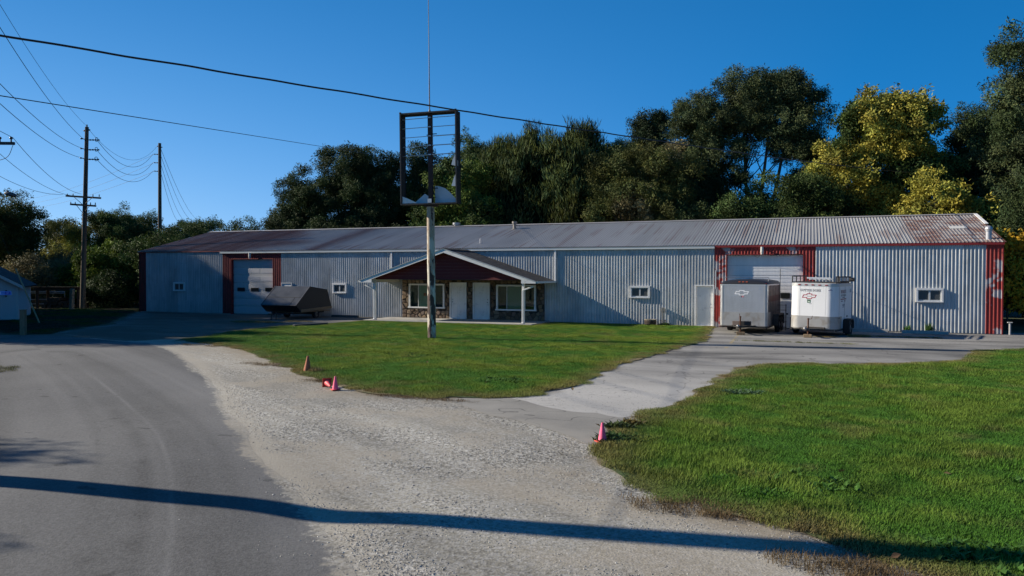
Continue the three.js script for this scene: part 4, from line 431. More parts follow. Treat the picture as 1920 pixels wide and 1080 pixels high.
{ // white trailer
  const th = -0.235, L = 2.95, w = 1.98, fx = 43.93, fz = 4.42, cx = fx - Math.sin(th) * L / 2, cz = fz - Math.cos(th) * L / 2;
  const t = thing('cargo_trailer', 'white cargo trailer with black lettering, red outline emblem and a roof rack', 'trailer', cx, hgt(cx, cz) - 0.01, cz, th, 'cargo trailers parked by the right overhead door'); t.rotation.order = 'YXZ'; t.rotation.z = -0.018;
  const whiteMap = colorTex(512, 512, (u, v) => { const a = tfbm(u, v, 4, 4, 31), s = tn(u, v * 0.12, 30, 5); const k = 0.78 + 0.07 * (a - 0.5) - 0.05 * sstep(0.7, 0.9, s); return [k, k, k * 0.99]; });
  const wm = M(1, 1, 1, { map: rep(whiteMap, 0.4), roughness: 0.34, bumpMap: rep(fineBump, 0.3), bumpScale: 0.004 });
  part(t, 'body', slabOf(w, L, 0.42, 0.36, 2.2), wm); part(t, 'top_rail', slabOf(w + 0.02, L + 0.02, 0.43, 2.2, 2.31), M(0.55, 0.56, 0.55, { roughness: 0.4, metalness: 0.35 })); part(t, 'roof', slabOf(w - 0.05, L - 0.05, 0.40, 2.31, 2.33), M(0.5, 0.5, 0.5));
  const gd = slabOf(w + 0.014, 0.95, 0.427, 0.36, 0.9); part(t, 'stone_guard', gd.translate(0, 0, L / 2 - 0.475 + 0.007), guardMat);
  const f = L / 2; part(t, 'side_seam', [boxX(w / 2, w / 2 + 0.006, 0.38, 2.19, f - 0.42, f - 0.395), boxX(w / 2, w / 2 + 0.006, 0.38, 2.19, f - 1.5, f - 1.48)], M(0.25, 0.25, 0.25));
  for (let i = 0; i < 5; i++) part(t, 'marker_light', RB(0.12, 0.045, 0.03, 0.012, -0.58 + i * 0.28, 2.255, f + 0.012), M(0.26, 0.03, 0.03, { roughness: 0.3 }));
  decal(t, 'lettering', textTex(1024, 160, (x) => { x.font = 'bold 132px serif'; x.textAlign = 'center'; x.textBaseline = 'middle'; x.lineWidth = 7; x.strokeStyle = '#3a3d42'; x.strokeText('GUTTER DONE', 512, 84, 1000); }), 0.9, 0.15, -0.11, 2.02, f + 0.004);
  const em = new THREE.ExtrudeGeometry(outlineShape(bowtie(0.62, 0.24), 0.03), { depth: 0.004, bevelEnabled: false }); part(t, 'emblem', em.translate(-0.16, 1.76, f), M(0.36, 0.03, 0.05, { roughness: 0.6 })); decal(t, 'emblem_text', textTex(256, 64, (x) => { x.fillStyle = '#8a8a8a'; x.fillRect(8, 20, 240, 24); }), 0.24, 0.05, -0.16, 1.76, f + 0.005);
  decal(t, 'crown_mark', textTex(96, 64, (x) => { x.fillStyle = '#6d6478'; x.beginPath(); x.moveTo(48, 2); x.lineTo(74, 60); x.lineTo(22, 60); x.closePath(); x.fill(); }), 0.08, 0.07, -0.16, 1.915, f + 0.004);
  decal(t, 'green_sticker', textTex(128, 128, (x) => { x.fillStyle = '#5f7d68'; x.fillRect(8, 8, 112, 112); x.fillStyle = '#2c4034'; x.fillRect(22, 30, 84, 20); x.fillStyle = '#c3cfc0'; x.fillRect(36, 60, 56, 34); }), 0.17, 0.17, -0.17, 1.545, f + 0.004);
  decal(t, 'small_print', textTex(128, 32, (x) => { x.fillStyle = '#6b7280'; x.fillRect(6, 8, 116, 14); }), 0.12, 0.035, -0.1, 1.43, f + 0.004);
  decal(t, 'blue_sticker', textTex(256, 128, (x) => { x.fillStyle = '#33408e'; x.font = 'bold italic 84px sans-serif'; x.textAlign = 'center'; x.fillText('SS', 128, 76); x.fillRect(16, 90, 224, 22); }), 0.2, 0.1, 0.76, 2.06, f + 0.0, 0.35).position.set(0.70, 2.06, f - 0.012);
  decal(t, 'side_lettering', textTex(512, 768, (x) => { x.textAlign = 'center'; x.fillStyle = '#8e2f38'; x.font = 'bold 130px serif'; x.fillText('DEBLUE', 256, 150, 420); x.fillStyle = '#4b5563'; x.font = 'bold 70px sans-serif'; x.fillText('GUTTERING', 256, 240, 400); x.fillRect(176, 268, 170, 20); x.fillStyle = '#8e2434'; x.fillRect(40, 312, 440, 28); x.fillStyle = '#8b7480'; x.fillRect(80, 370, 130, 30); x.fillRect(310, 370, 110, 30); x.fillStyle = '#5c6a7a'; x.fillRect(200, 480, 60, 44); x.fillRect(285, 470, 60, 60); x.fillRect(200, 550, 140, 18); }), 1.35, 1.15, w / 2 + 0.005, 1.56, 0.28, Math.PI / 2);
  part(t, 'side_latch', [RB(0.03, 0.08, 0.08, 0.01, w / 2 + 0.01, 0.86, -0.55), RB(0.03, 0.08, 0.06, 0.01, w / 2 + 0.01, 0.84, f - 0.4)], black);
  for (const s of [-1, 1]) { part(t, 'fender', T(extrude([[-0.52, 0.32], [-0.52, 0.6], [-0.36, 0.76], [0.36, 0.76], [0.52, 0.6], [0.52, 0.32], [0.46, 0.32], [0.46, 0.58], [0.33, 0.7], [-0.33, 0.7], [-0.46, 0.58], [-0.46, 0.32]], 0.26), 0, 0, 0, 0, -Math.PI / 2, 0).translate(s > 0 ? w / 2 + 0.27 : -w / 2 - 0.01, 0, -0.3), darkSteel); wheel(t, s * (w / 2 + 0.14), -0.3, 0.33, 0.2, steel); part(t, 'mud_flap', boxX(s * (w / 2 + 0.14) - 0.13, s * (w / 2 + 0.14) + 0.13, 0.14, 0.74, 0.235, 0.25), rubber); }
  part(t, 'chassis', [boxX(-w / 2 + 0.05, -w / 2 + 0.12, 0.26, 0.36, -f, f - 0.05), boxX(w / 2 - 0.12, w / 2 - 0.05, 0.26, 0.36, -f, f - 0.28), boxX(-w / 2 + 0.12, w / 2 - 0.12, 0.28, 0.34, f - 0.14, f - 0.08), Cy([-w / 2, 0.3, -0.3], [w / 2, 0.3, -0.3], 0.035, 0.035, 8)], darkSteel);
  for (const x of [-0.55, 0.52]) part(t, 'front_seam', boxX(x - 0.006, x + 0.006, 0.92, 2.19, f - 0.002, f + 0.0025), M(0.5, 0.5, 0.5)); part(t, 'bottom_rail', slabOf(w + 0.02, L + 0.02, 0.43, 0.33, 0.37), M(0.2, 0.19, 0.17, { roughness: 0.6, metalness: 0.4 })); part(t, 'side_vent', RB(0.02, 0.16, 0.2, 0.008, w / 2 + 0.012, 2.0, -1.15), M(0.5, 0.5, 0.5)); tongue(t, f, 1); part(t, 'tongue_plate', [RB(0.8, 0.09, 0.16, 0.01, 0.15, 0.4, f + 0.12)], M(0.05, 0.045, 0.04));
  const rk = (x0, x1) => { const y0 = 2.36, y1 = 2.62, z0 = f - 0.12, z1 = -f + 0.15, g = []; for (const x of [x0, x1]) g.push(Cy([x, y0, z0], [x, y0, z1], 0.026, 0.026, 6), Cy([x, y1, z0], [x, y1, z1], 0.026, 0.026, 6)); for (let i = 0; i <= 4; i++) { const z = lerp(z0, z1, i / 4); for (const x of [x0, x1]) g.push(Cy([x, y0, z], [x, y1, z], 0.024, 0.024, 6)); g.push(Cy([x0, y0, z], [x1, y0, z], 0.02, 0.02, 6)); } return g; };
  part(t, 'roof_rack', rk(-0.92, 0.9), M(0.03, 0.027, 0.026, { roughness: 0.7 })); const la = []; for (const y of [2.42, 2.6]) for (const x of [0.62]) la.push(); for (const z of [0.35, 0.75]) la.push(RB(1.0, 0.07, 0.03, 0.008, 0.05, 2.52 + (z - 0.5) * 0.12, z)); for (let i = 0; i < 5; i++) la.push(Cy([-0.35 + i * 0.2, 2.5, 0.35], [-0.35 + i * 0.2, 2.55, 0.75], 0.016, 0.016, 6));
  part(t, 'rack_end_frame', [RB(0.06, 0.3, 0.06, 0.01, 0.9, 2.52, f - 0.5), RB(0.05, 0.05, 2.2, 0.01, 0.98, 2.62, -0.1), RB(0.05, 0.05, 2.2, 0.01, 0.98, 2.42, -0.1), Cy([0.9, 2.5, -f + 0.1], [1.12, 2.5, -f + 0.1], 0.09, 0.09, 12)], darkSteel);
  const lad = part(scene, numbered('ladder'), la, M(0.6, 0.62, 0.63, { roughness: 0.4, metalness: 0.5 })); tag(lad, 'short aluminium ladder lying across the rack of the white trailer', 'ladder'); lad.position.copy(t.position); lad.rotation.copy(t.rotation);
  const bl = tag(part(scene, numbered('wood_block'), RB(0.34, 0.13, 0.2, 0.012, 0, 0.065, 0), wood), 'thick wooden block under the jack of the white trailer', 'wood block', 'blocks under trailer jacks'); const jx = cx + Math.sin(th) * (f + 0.72), jz = cz + Math.cos(th) * (f + 0.72); bl.position.set(jx, hgt(jx, jz) + 0.012, jz); bl.rotation.y = -0.1;
}
// tube gate standing between the trailers
{ const g = thing('tube_gate', 'thin rusty tube gate standing between the two cargo trailers', 'gate', 42.45, hgt(42.5, 1.3) + 0.01, 1.35, -0.05), m = M(0.08, 0.055, 0.045, { roughness: 0.8 });
  for (const y of [0.16, 0.42, 0.7, 0.98, 1.22]) part(g, 'rail', Cy([-0.55, y, 0], [0.36, y, 0], 0.013, 0.013, 6), m); for (const x of [-0.55, 0.32]) part(g, 'upright', Cy([x, 0.02, 0], [x, 1.26, 0], 0.018, 0.018, 8), m); for (const x of [-0.1]) part(g, 'brace', Cy([x, 0.16, 0.016], [x, 1.22, 0.016], 0.01, 0.01, 6), m); part(g, 'latch', RB(0.08, 0.08, 0.06, 0.01, 0.38, 0.8, 0), black); }
// black wedge shaped sled trailer
{ const t = thing('sled_trailer', 'black wedge-shaped enclosed trailer with angled lid and brown side board in the shade', 'trailer', 15.08, 0.0, 2.0, 0), w = 2.5, coverMap = colorTex(256, 256, (u, v) => { const a = tfbm(u, v, 5, 4, 9), k = 0.055 + 0.06 * (a - 0.4); return [k, k * 1.01, k * 1.03]; }), cov = M(1, 1, 1, { map: rep(coverMap, 0.5), roughness: 0.33 }), dk = M(0.012, 0.012, 0.014, { roughness: 0.55 });
  const quad = (pts, m, n) => { const th = 0.03, a = pts.map((p) => new THREE.Vector3(...p)), nn = a[1].clone().sub(a[0]).cross(a[2].clone().sub(a[0])).normalize().multiplyScalar(-th), pos = [], b = a.map((p) => p.clone().add(nn)), tri = (x, y, z) => pos.push(x.x, x.y, x.z, y.x, y.y, y.z, z.x, z.y, z.z); for (let i = 1; i + 1 < a.length; i++) { tri(a[0], a[i], a[i + 1]); tri(b[0], b[i + 1], b[i]); } for (let i = 0; i < a.length; i++) { const j = (i + 1) % a.length; tri(a[i], b[i], b[j]); tri(a[i], b[j], a[j]); } const g = new THREE.BufferGeometry(); g.setAttribute('position', new THREE.Float32BufferAttribute(pos, 3)); g.computeVertexNormals(); return part(t, n, g, m); };
  const hw = w / 2, F = [1.48, 0.45], Lp = [1.95, 0.84], Pk = [0.62, 1.93], Rt = [-1.1, 1.72], Rb = [-1.5, 0.72], Rl = [-1.5, 0.55]; const p = (x, q) => [x, q[1], q[0]];
  quad([p(-hw, F), p(hw, F), p(hw, Lp), p(-hw, Lp)], dk, 'nose_lip'); quad([p(-hw, Lp), p(hw, Lp), p(hw, Pk), p(-hw, Pk)], cov, 'front_lid'); quad([p(-hw, Pk), p(hw, Pk), p(hw, Rt), p(-hw, Rt)], cov, 'roof'); quad([p(-hw, Rt), p(hw, Rt), p(hw, Rb), p(-hw, Rb)], dk, 'rear_lid');
  quad([p(hw, F), p(hw, Rl), p(hw, Rb), p(hw, Rt), p(hw, Pk), p(hw, Lp)], dk, 'side_panel'); quad([p(-hw, Lp), p(-hw, Pk), p(-hw, Rt), p(-hw, Rb), p(-hw, Rl), p(-hw, F)], dk, 'side_panel');
  const sl = Math.atan2(Pk[1] - Lp[1], Lp[0] - Pk[0]), at = (u, s) => [Lp[0] + (Pk[0] - Lp[0]) * s, Lp[1] + (Pk[1] - Lp[1]) * s]; { const a = at(0, 0.42), g = [B(w - 0.02, 0.012, 0.03, 0, a[1] + 0.004, a[0], sl)]; const c = at(0, 0.21); g.push(B(0.025, 0.012, 0.72, 0.78, c[1] + 0.004, c[0], sl)); part(t, 'lid_seam', g, dk); const e = at(0, 0.5); part(t, 'lid_edge', [B(0.03, 0.03, 1.7, hw, e[1] + 0.006, e[0], sl), B(0.03, 0.03, 1.7, -hw, e[1] + 0.006, e[0], sl)], M(0.10, 0.10, 0.11, { roughness: 0.5 })); }
  part(t, 'side_board', [T(B(0.04, 0.15, 3.0), hw + 0.022, 0.57, 0.0, 0.034)], wood); part(t, 'deck', boxX(-hw + 0.03, hw - 0.03, 0.42, 0.46, -1.45, 1.42), wood); part(t, 'chassis', [boxX(-0.8, -0.72, 0.3, 0.42, -1.4, 1.6), boxX(0.72, 0.8, 0.3, 0.42, -1.4, 1.6), Cy([-1.2, 0.26, -0.2], [1.2, 0.26, -0.2], 0.035, 0.035, 8), Cy([-0.7, 0.36, 1.5], [-0.1, 0.36, 2.6], 0.035, 0.035, 6), Cy([0.7, 0.36, 1.5], [0.1, 0.36, 2.6], 0.035, 0.035, 6)], darkSteel);
  for (const s of [-1, 1]) wheel(t, s * 1.05, -0.2, 0.27, 0.18, M(0.16, 0.15, 0.14, { roughness: 0.6 })); for (const s of [-1, 1]) part(t, 'support_leg', [Cy([s * 0.18, 0.0, 2.35], [s * 0.18, 0.5, 2.3], 0.03, 0.03, 8), Cy([s * 0.18, 0.0, 2.35], [s * 0.18, 0.025, 2.35], 0.07, 0.07, 8)], darkSteel); part(t, 'coupler', RB(0.1, 0.1, 0.26, 0.02, 0, 0.42, 2.66), steel); }

// ---------------------------------------------------------------- small things on the lot
const coneGeo = (h) => { const r = h * 0.23; return { cone: new THREE.LatheGeometry([[r * 1.02, h * 0.045], [r * 0.99, h * 0.09], [h * 0.065, h * 0.97], [h * 0.058, h], [h * 0.045, h], [h * 0.045, h * 0.96]].map((p) => new THREE.Vector2(...p)), 28), base: new RoundedBoxGeometry(h * 0.66, h * 0.05, h * 0.66, 2, h * 0.02).translate(0, h * 0.025, 0) }; };
const pinkMap = colorTex(128, 256, (u, v) => { const a = tfbm(u, v, 6, 3, 3); return mix3([0.95, 0.11, 0.25], [0.92, 0.24, 0.27], a * 0.7 * (1 - v)); });
const pink = M(1, 1, 1, { map: pinkMap, roughness: 0.55 }), coral = M(0.72, 0.09, 0.06, { roughness: 0.6 }), fade = M(0.40, 0.135, 0.07, { roughness: 0.8 });
function cone(label, x, z, h, mat, bmat, pose) { const t = thing('traffic_cone', label, 'traffic cone', x, hgt(x, z) + 0.015, z, 0, 'traffic cones along the lawn edge'), g = coneGeo(h); part(t, 'cone_body', clean(g.cone), mat, true); part(t, 'cone_base', g.base, bmat); if (pose) pose(t); return t; }
cone('pink traffic cone standing at the corner of the right lawn by the driveway', 40.73, 27.92, 0.31, pink, coral, (t) => { t.rotation.y = 0.7; });
cone('upright pink traffic cone in front of the toppled cone', 33.62, 25.03, 0.31, pink, coral, (t) => { t.rotation.y = 0.9; });
cone('toppled pink traffic cone lying with its square red base facing up', 33.17, 24.72, 0.33, M(0.75, 0.09, 0.10, { roughness: 0.55 }), M(0.36, 0.03, 0.02, { roughness: 0.6 }), (t) => { t.position.y += 0.108; t.rotation.order = 'YXZ'; t.rotation.set(1.72, 0.95, 0.1); });
cone('faded brownish orange traffic cone leaning slightly beside dry grass', 30.95, 22.5, 0.43, fade, fade, (t) => { t.rotation.z = -0.06; t.children[1].scale.set(0.62, 1, 0.62); });
const stopDark = M(0.2, 0.2, 0.2, { map: rep(concMap, 0.8), roughness: 0.95 }), stop = (label, x, z, ry, l, m = concrete) => { const o = solo('parking_stop', label, 'parking stop', [extrude([[-0.1, 0], [0.1, 0], [0.07, 0.12], [-0.07, 0.12]], l - 0.03, 0.012).translate(0, 0, -l / 2)], m, 'concrete parking stops'); o.position.set(x, hgt(x, z) + 0.012, z); o.rotation.y = ry; };
stop('concrete parking stop at the back corner of the left lawn near the sled trailer', 20.15, 7.75, -0.27, 2.1, stopDark); stop('concrete parking stop against the wall between the sled trailer and the porch', 17.3, 0.42, Math.PI / 2, 1.9, stopDark); stop('concrete parking stop near the wall under the rightmost window', 48.75, 0.75, Math.PI / 2 - 0.05, 1.9); stop('short concrete parking stop behind the white trailer beside the wall', 46.4, 0.6, Math.PI / 2, 1.7);
{ const t = thing('planter', 'round dark planter tub with a pale rim on the grass below the middle window', 'planter', 36.1, 0.02, 0.5), m = M(0.06, 0.042, 0.032, { roughness: 0.95, bumpMap: rep(gravelBump, 2), bumpScale: 0.02 }); part(t, 'tub', new THREE.LatheGeometry([[0, 0], [0.27, 0], [0.31, 0.12], [0.31, 0.28], [0.28, 0.30], [0.25, 0.26]].map((p) => new THREE.Vector2(...p)), 22), m); part(t, 'rim', T(new THREE.TorusGeometry(0.29, 0.028, 8, 26), 0, 0.30, 0, Math.PI / 2), M(0.24, 0.21, 0.16, { roughness: 0.9 })); part(t, 'soil', T(new THREE.CylinderGeometry(0.26, 0.26, 0.03, 18), 0, 0.27, 0), M(0.03, 0.02, 0.015, { roughness: 1 })); for (const y of [0.1, 0.2]) part(t, 'hoop', T(new THREE.TorusGeometry(0.312, 0.01, 6, 26), 0, y, 0, Math.PI / 2), darkSteel); }
{ const t = thing('vent_pipe', 'short white pipe with a flat cap beside the red right corner of the warehouse', 'pipe', 52.2, 0, 0.05); part(t, 'pipe', Cy([0, -0.05, 0], [0, 0.54, 0], 0.045, 0.045, 12), M(0.34, 0.34, 0.33)); part(t, 'cap', [RB(0.2, 0.04, 0.12, 0.012, 0, 0.56, 0)], M(0.4, 0.4, 0.38)); }

// ---------------------------------------------------------------- white garage, street sign, posts and fence at the left
{
  const ry = 0.849, W2 = 5.2, D2 = 6.4, dir = [Math.cos(ry), -Math.sin(ry)], fw = [Math.sin(ry), Math.cos(ry)], cx = 2.45 - dir[0] * W2 / 2 - fw[0] * D2 / 2, cz = 10.5 - dir[1] * W2 / 2 - fw[1] * D2 / 2;
  const g = thing('garage', 'small white clapboard garage with dark gable roof in the shade at the far left', 'garage', cx, 0, cz, ry); const wmat = M(0.55, 0.57, 0.58, { roughness: 0.7 }), trim = M(0.6, 0.6, 0.58, { roughness: 0.6 }), roofM = M(0.03, 0.03, 0.034, { roughness: 0.9, bumpMap: rep(fineBump, 2), bumpScale: 0.004 });
  const a = W2 / 2, b = D2 / 2, eh = 2.08, rh = 3.6; part(g, 'wall_core', [boxX(-a + 0.03, a - 0.03, 0, eh, -b + 0.03, b - 0.03), extrude([[-a + 0.03, eh], [a - 0.03, eh], [0, rh - 0.06]], D2 - 0.1).translate(0, 0, -b + 0.05)], wmat);
  for (let i = 0; i < 13; i++) { const y = 0.1 + i * 0.155, c = [[-a, -1.42], [1.62, a]]; for (const [x0, x1] of c) if (y < 2.0) part(g, 'clapboard', T(B(x1 - x0, 0.165, 0.018), (x0 + x1) / 2, y + 0.08, b - 0.018, -0.06), wmat); part(g, 'clapboard', T(B(0.018, 0.165, D2), a - 0.018, y + 0.08, 0, 0, 0, -0.06), wmat); }
  for (let i = 0; i < 10; i++) { const y = 2.1 + i * 0.155, w = Math.max(0, (rh - y - 0.1) / (rh - eh) * a); if (w > 0.15) part(g, 'clapboard', T(B(2 * w - 0.08, 0.165, 0.018), 0, y + 0.08, b - 0.02, -0.06), wmat); }
  part(g, 'corner_board', [boxX(a - 0.1, a + 0.012, 0, 2.06, b - 0.008, b + 0.012), boxX(a - 0.004, a + 0.012, 0, 2.06, b - 0.1, b - 0.008)], trim);
  const s = Math.atan2(rh - eh, a), l = Math.hypot(rh - eh, a) + 0.5; for (const k of [1, -1]) { part(g, 'roof', T(B(l, 0.07, D2 + 0.5), 0, 0, 0, 0, 0, -k * s).translate(k * (a + 0.22) / 2, (rh + eh) / 2 - 0.04, 0), roofM); part(g, 'fascia', T(B(l, 0.15, 0.03), 0, 0, 0, 0, 0, -k * s).translate(k * (a + 0.22) / 2, (rh + eh) / 2 - 0.115, b + 0.262), trim); }
  part(g, 'doorway', [boxX(-1.42, 1.62, 0, 1.62, b - 0.06, b - 0.028)], M(0.02, 0.018, 0.016)); part(g, 'door_frame', [boxX(1.62, 1.72, 0, 1.72, b - 0.02, b + 0.008), boxX(-1.52, -1.42, 0, 1.72, b - 0.02, b + 0.008), boxX(-1.42, 1.62, 1.62, 1.72, b - 0.02, b + 0.008)], trim);
  part(g, 'wall_lamp', [Cy([2.05, 1.42, b + 0.1], [2.05, 1.66, b + 0.1], 0.06, 0.09, 6), Cy([2.05, 1.66, b + 0.1], [2.05, 1.74, b + 0.1], 0.1, 0.02, 6), B(0.04, 0.04, 0.1, 2.05, 1.72, b + 0.04), Cy([2.05, 1.36, b + 0.1], [2.05, 1.42, b + 0.1], 0.02, 0.05, 6)], black);
}
{ // street sign near the left edge of the photograph
  const x = 12.6, z = 18.6, t = thing('street_sign', 'blue street name blade on a thin post in front of the white garage', 'street sign', x, hgt(x, z), z, 0.50);
  part(t, 'post', Cy([0, -0.2, 0], [0.04, 2.0, 0], 0.03, 0.03, 8), M(0.11, 0.1, 0.09)); const bl = part(t, 'blade', RB(0.98, 0.17, 0.012, 0.005, 0.12, 1.86, 0.036), M(0.10, 0.22, 0.55, { roughness: 0.4 }));
  const tx = textTex(1024, 176, (c) => { c.fillStyle = '#7fb4ea'; c.fillRect(0, 0, 1024, 176); c.fillStyle = '#3f7fd0'; c.fillRect(10, 10, 1004, 156); c.fillStyle = '#e8f0fa'; c.font = 'bold 128px sans-serif'; c.textBaseline = 'middle'; c.fillText('MONROE', 40, 92, 680); c.fillStyle = '#0c3fae'; c.fillRect(764, 22, 226, 132); c.fillStyle = '#9fc0f0'; c.font = 'bold 84px sans-serif'; c.fillText('ST', 826, 92); });
  const m = decal(t, 'lettering', tx, 0.97, 0.165, 0.12, 1.86, 0.0435); m.material.transparent = false;
}
{ const t = thing('fence_post', 'square weathered timber post at the road edge beside the street sign', 'post', 13.75, hgt(13.75, 18.4), 18.4, 0.4); t.position.set(12.3, hgt(12.3, 17.25), 17.25); part(t, 'post', [RB(0.2, 1.15, 0.2, 0.02, 0, 0.5, 0)], wood); part(t, 'cap', RB(0.22, 0.03, 0.22, 0.01, 0, 1.09, 0), wood); }
{ const pm = M(0.42, 0.43, 0.44, { roughness: 0.5, metalness: 0.5 }), g = thing('pipe_gate', 'grey pipe gate hung between posts beside the garage', 'gate', -13.0, 0, -2.0, 0.42); for (const y of [0.25, 0.6, 1.1, 1.22]) part(g, 'rail', Cy([-2.1, y, 0], [2.1, y, 0], 0.03, 0.03, 8), pm); for (const x of [-2.1, -0.1, 2.1]) part(g, 'upright', Cy([x, 0.0, 0], [x, 1.26, 0], 0.035, 0.035, 8), pm);
  const f = thing('plank_fence', 'low grey plank fence behind the pipe gate', 'fence', -13.2, 0, -2.9, 0.42); for (let i = 0; i < 3; i++) part(f, 'plank', RB(4.4, 0.19, 0.04, 0.01, 0, 0.12 + i * 0.2, 0, 0, 0, (i - 1) * 0.004), poleWood); for (const x of [-2.1, 0, 2.1]) part(f, 'post', RB(0.1, 0.8, 0.1, 0.01, x, 0.35, -0.07), poleWood);
  const s = thing('timber_lean_to', 'dark open timber frame with a flat plank roof beside the utility pole', 'shelter', -9.1, 0, -1.1, 0.42), dw = M(0.3, 0.25, 0.22, { map: rep(woodMap, 1.5), roughness: 0.95 }); for (const [x, z] of [[-1.5, 0.6], [1.5, 0.6], [-1.5, -0.8], [1.5, -0.8]]) part(s, 'post', RB(0.16, 1.6, 0.16, 0.015, x, 0.78, z), dw); for (let i = 0; i < 6; i++) part(s, 'roof_plank', RB(3.5, 0.05, 0.29, 0.01, 0, 1.63 - i * 0.008, 0.75 - i * 0.3), dw); part(s, 'beam', [RB(3.4, 0.2, 0.06, 0.01, 0, 1.5, 0.7), RB(3.4, 0.2, 0.06, 0.01, 0, 1.46, -0.9)], dw);
  const r = thing('log_pile', 'dark stacked logs and boards under the timber frame', 'wood pile', -8.9, 0, -0.9, 0.42), lr = rng(8); for (let i = 0; i < 14; i++) { const row = i < 6 ? 0 : i < 11 ? 1 : 2, c = i - [0, 6, 11][row]; part(r, 'log', Cy([-1.0 + c * 0.34 + row * 0.17, 0.15 + row * 0.27, -0.6], [-1.0 + c * 0.34 + row * 0.17 + (lr() - 0.5) * 0.1, 0.15 + row * 0.27, 0.4 + lr() * 0.3], 0.14 + lr() * 0.03, 0.14 + lr() * 0.03, 9), dw); }
  const wp = thing('gate_post', 'pale leaning timber post with a notch by the utility pole', 'post', -6.0, 0, 0.55); wp.rotation.z = -0.05; part(wp, 'post', [RB(0.24, 1.6, 0.24, 0.02, 0, 0.75, 0), RB(0.3, 0.14, 0.3, 0.02, 0.04, 0.05, 0)], M(1.2, 1.1, 1.0, { map: rep(woodMap, 1.5), roughness: 0.95 })); part(wp, 'hinge', B(0.05, 0.06, 0.3, 0.1, 1.1, 0.05), darkSteel);
}

// ---------------------------------------------------------------- utility poles and wires
const insM = M(0.055, 0.05, 0.05, { roughness: 0.4 });
function insulator(p, dx, dz, n = 3) { const g = [Cy(p, [p[0] + dx, p[1] + 0.03, p[2] + dz], 0.035, 0.03, 8)]; for (let i = 1; i <= n; i++) { const t = i / n; g.push(T(new THREE.SphereGeometry(0.085, 10, 6).scale(1, 0.7, 1), p[0] + dx * t, p[1] + 0.03 * t, p[2] + dz * t)); } return g; }
function pole(name, label, x, z, h, r0, r1, lean) { const t = thing(name, label, 'utility pole', x, 0, z); const g = new THREE.CylinderGeometry(r1, r0, h + 0.5, 14, 6); g.translate(0, h / 2 - 0.25, 0); part(t, 'pole', g, poleWood); if (lean) t.rotation.z = -lean; return t; }
const pA = pole('utility_pole', 'tall weathered utility pole with insulator brackets and two crossarms near the garage', -6.35, -0.61, 13.45, 0.2, 0.13, 0.045);
{ part(pA, 'top_pin', [Cy([0, 13.4, 0], [0, 13.62, 0], 0.05, 0.05, 8), ...insulator([0.08, 13.2, 0], 0.16, 0, 1), ...insulator([-0.08, 13.15, 0], -0.16, 0, 1)], insM); for (const y of [12.5, 11.78, 11.08]) { part(pA, 'insulator', [...insulator([0.1, y, 0], 0.75, -0.3, 4), ...insulator([-0.1, y + 0.05, 0], -0.25, 0.15, 1), T(new THREE.TorusGeometry(0.15, 0.02, 6, 16), 0.7, y + 0.06, -0.25)], insM); }
  const arm = (y, l, dy) => { part(pA, 'crossarm', T(B(l, 0.13, 0.11), 0, y, 0.16, 0, 0.15, dy), poleWood); part(pA, 'brace', [Cy([-l * 0.32, y, 0.16], [0, y - 0.6, 0.15], 0.02, 0.02, 6), Cy([l * 0.32, y - 0.02, 0.16], [0, y - 0.6, 0.15], 0.02, 0.02, 6)], darkSteel); for (const u of [-0.47, -0.3, 0.28, 0.46]) part(pA, 'pin_insulator', [Cy([u * l, y + 0.05, 0.16 - u * 0.4], [u * l, y + 0.22, 0.16 - u * 0.4], 0.04, 0.025, 8)], insM); }; arm(8.3, 3.0, -0.03); arm(7.7, 2.2, -0.03);
  part(pA, 'riser_cable', [Cy([0.22, 10.9, 0.05], [0.36, 5.0, 0.1], 0.014, 0.014, 5), Cy([0.14, 10.9, 0.08], [0.2, 4.2, 0.12], 0.012, 0.012, 5)], black); }
const BX = -24.4, BZ = -24.9, pB = pole('utility_pole', 'slim utility pole with three insulators rising behind the left end of the warehouse', BX, BZ, 17.3, 0.24, 0.16, 0.006);
for (const y of [16.05, 15.1, 14.15]) part(pB, 'insulator', [...insulator([-0.12, y, 0], -0.55, 0.15, 3)], insM); part(pB, 'insulator', [...insulator([0.1, 16.8, 0], 0.2, 0, 1), ...insulator([-0.1, 16.95, 0], -0.2, 0, 1)], insM);
const QX = 29.5, QZ = 34.09, pQ = pole('utility_pole', 'thick dark pole at the near left road edge, its long shadow crossing the road', QX, QZ, 14.6, 0.235, 0.22, 0);
for (const y of [13.9, 13.5, 10.2, 9.4]) part(pQ, 'insulator', insulator([-0.2, y, 0], -0.3, -0.2, 2), insM);
const PX = 6.35, PZ = 15.82, pP = pole('utility_pole', 'utility pole with a crossarm and street lamp reaching in from the left edge', PX, PZ, 9.6, 0.16, 0.12, 0);
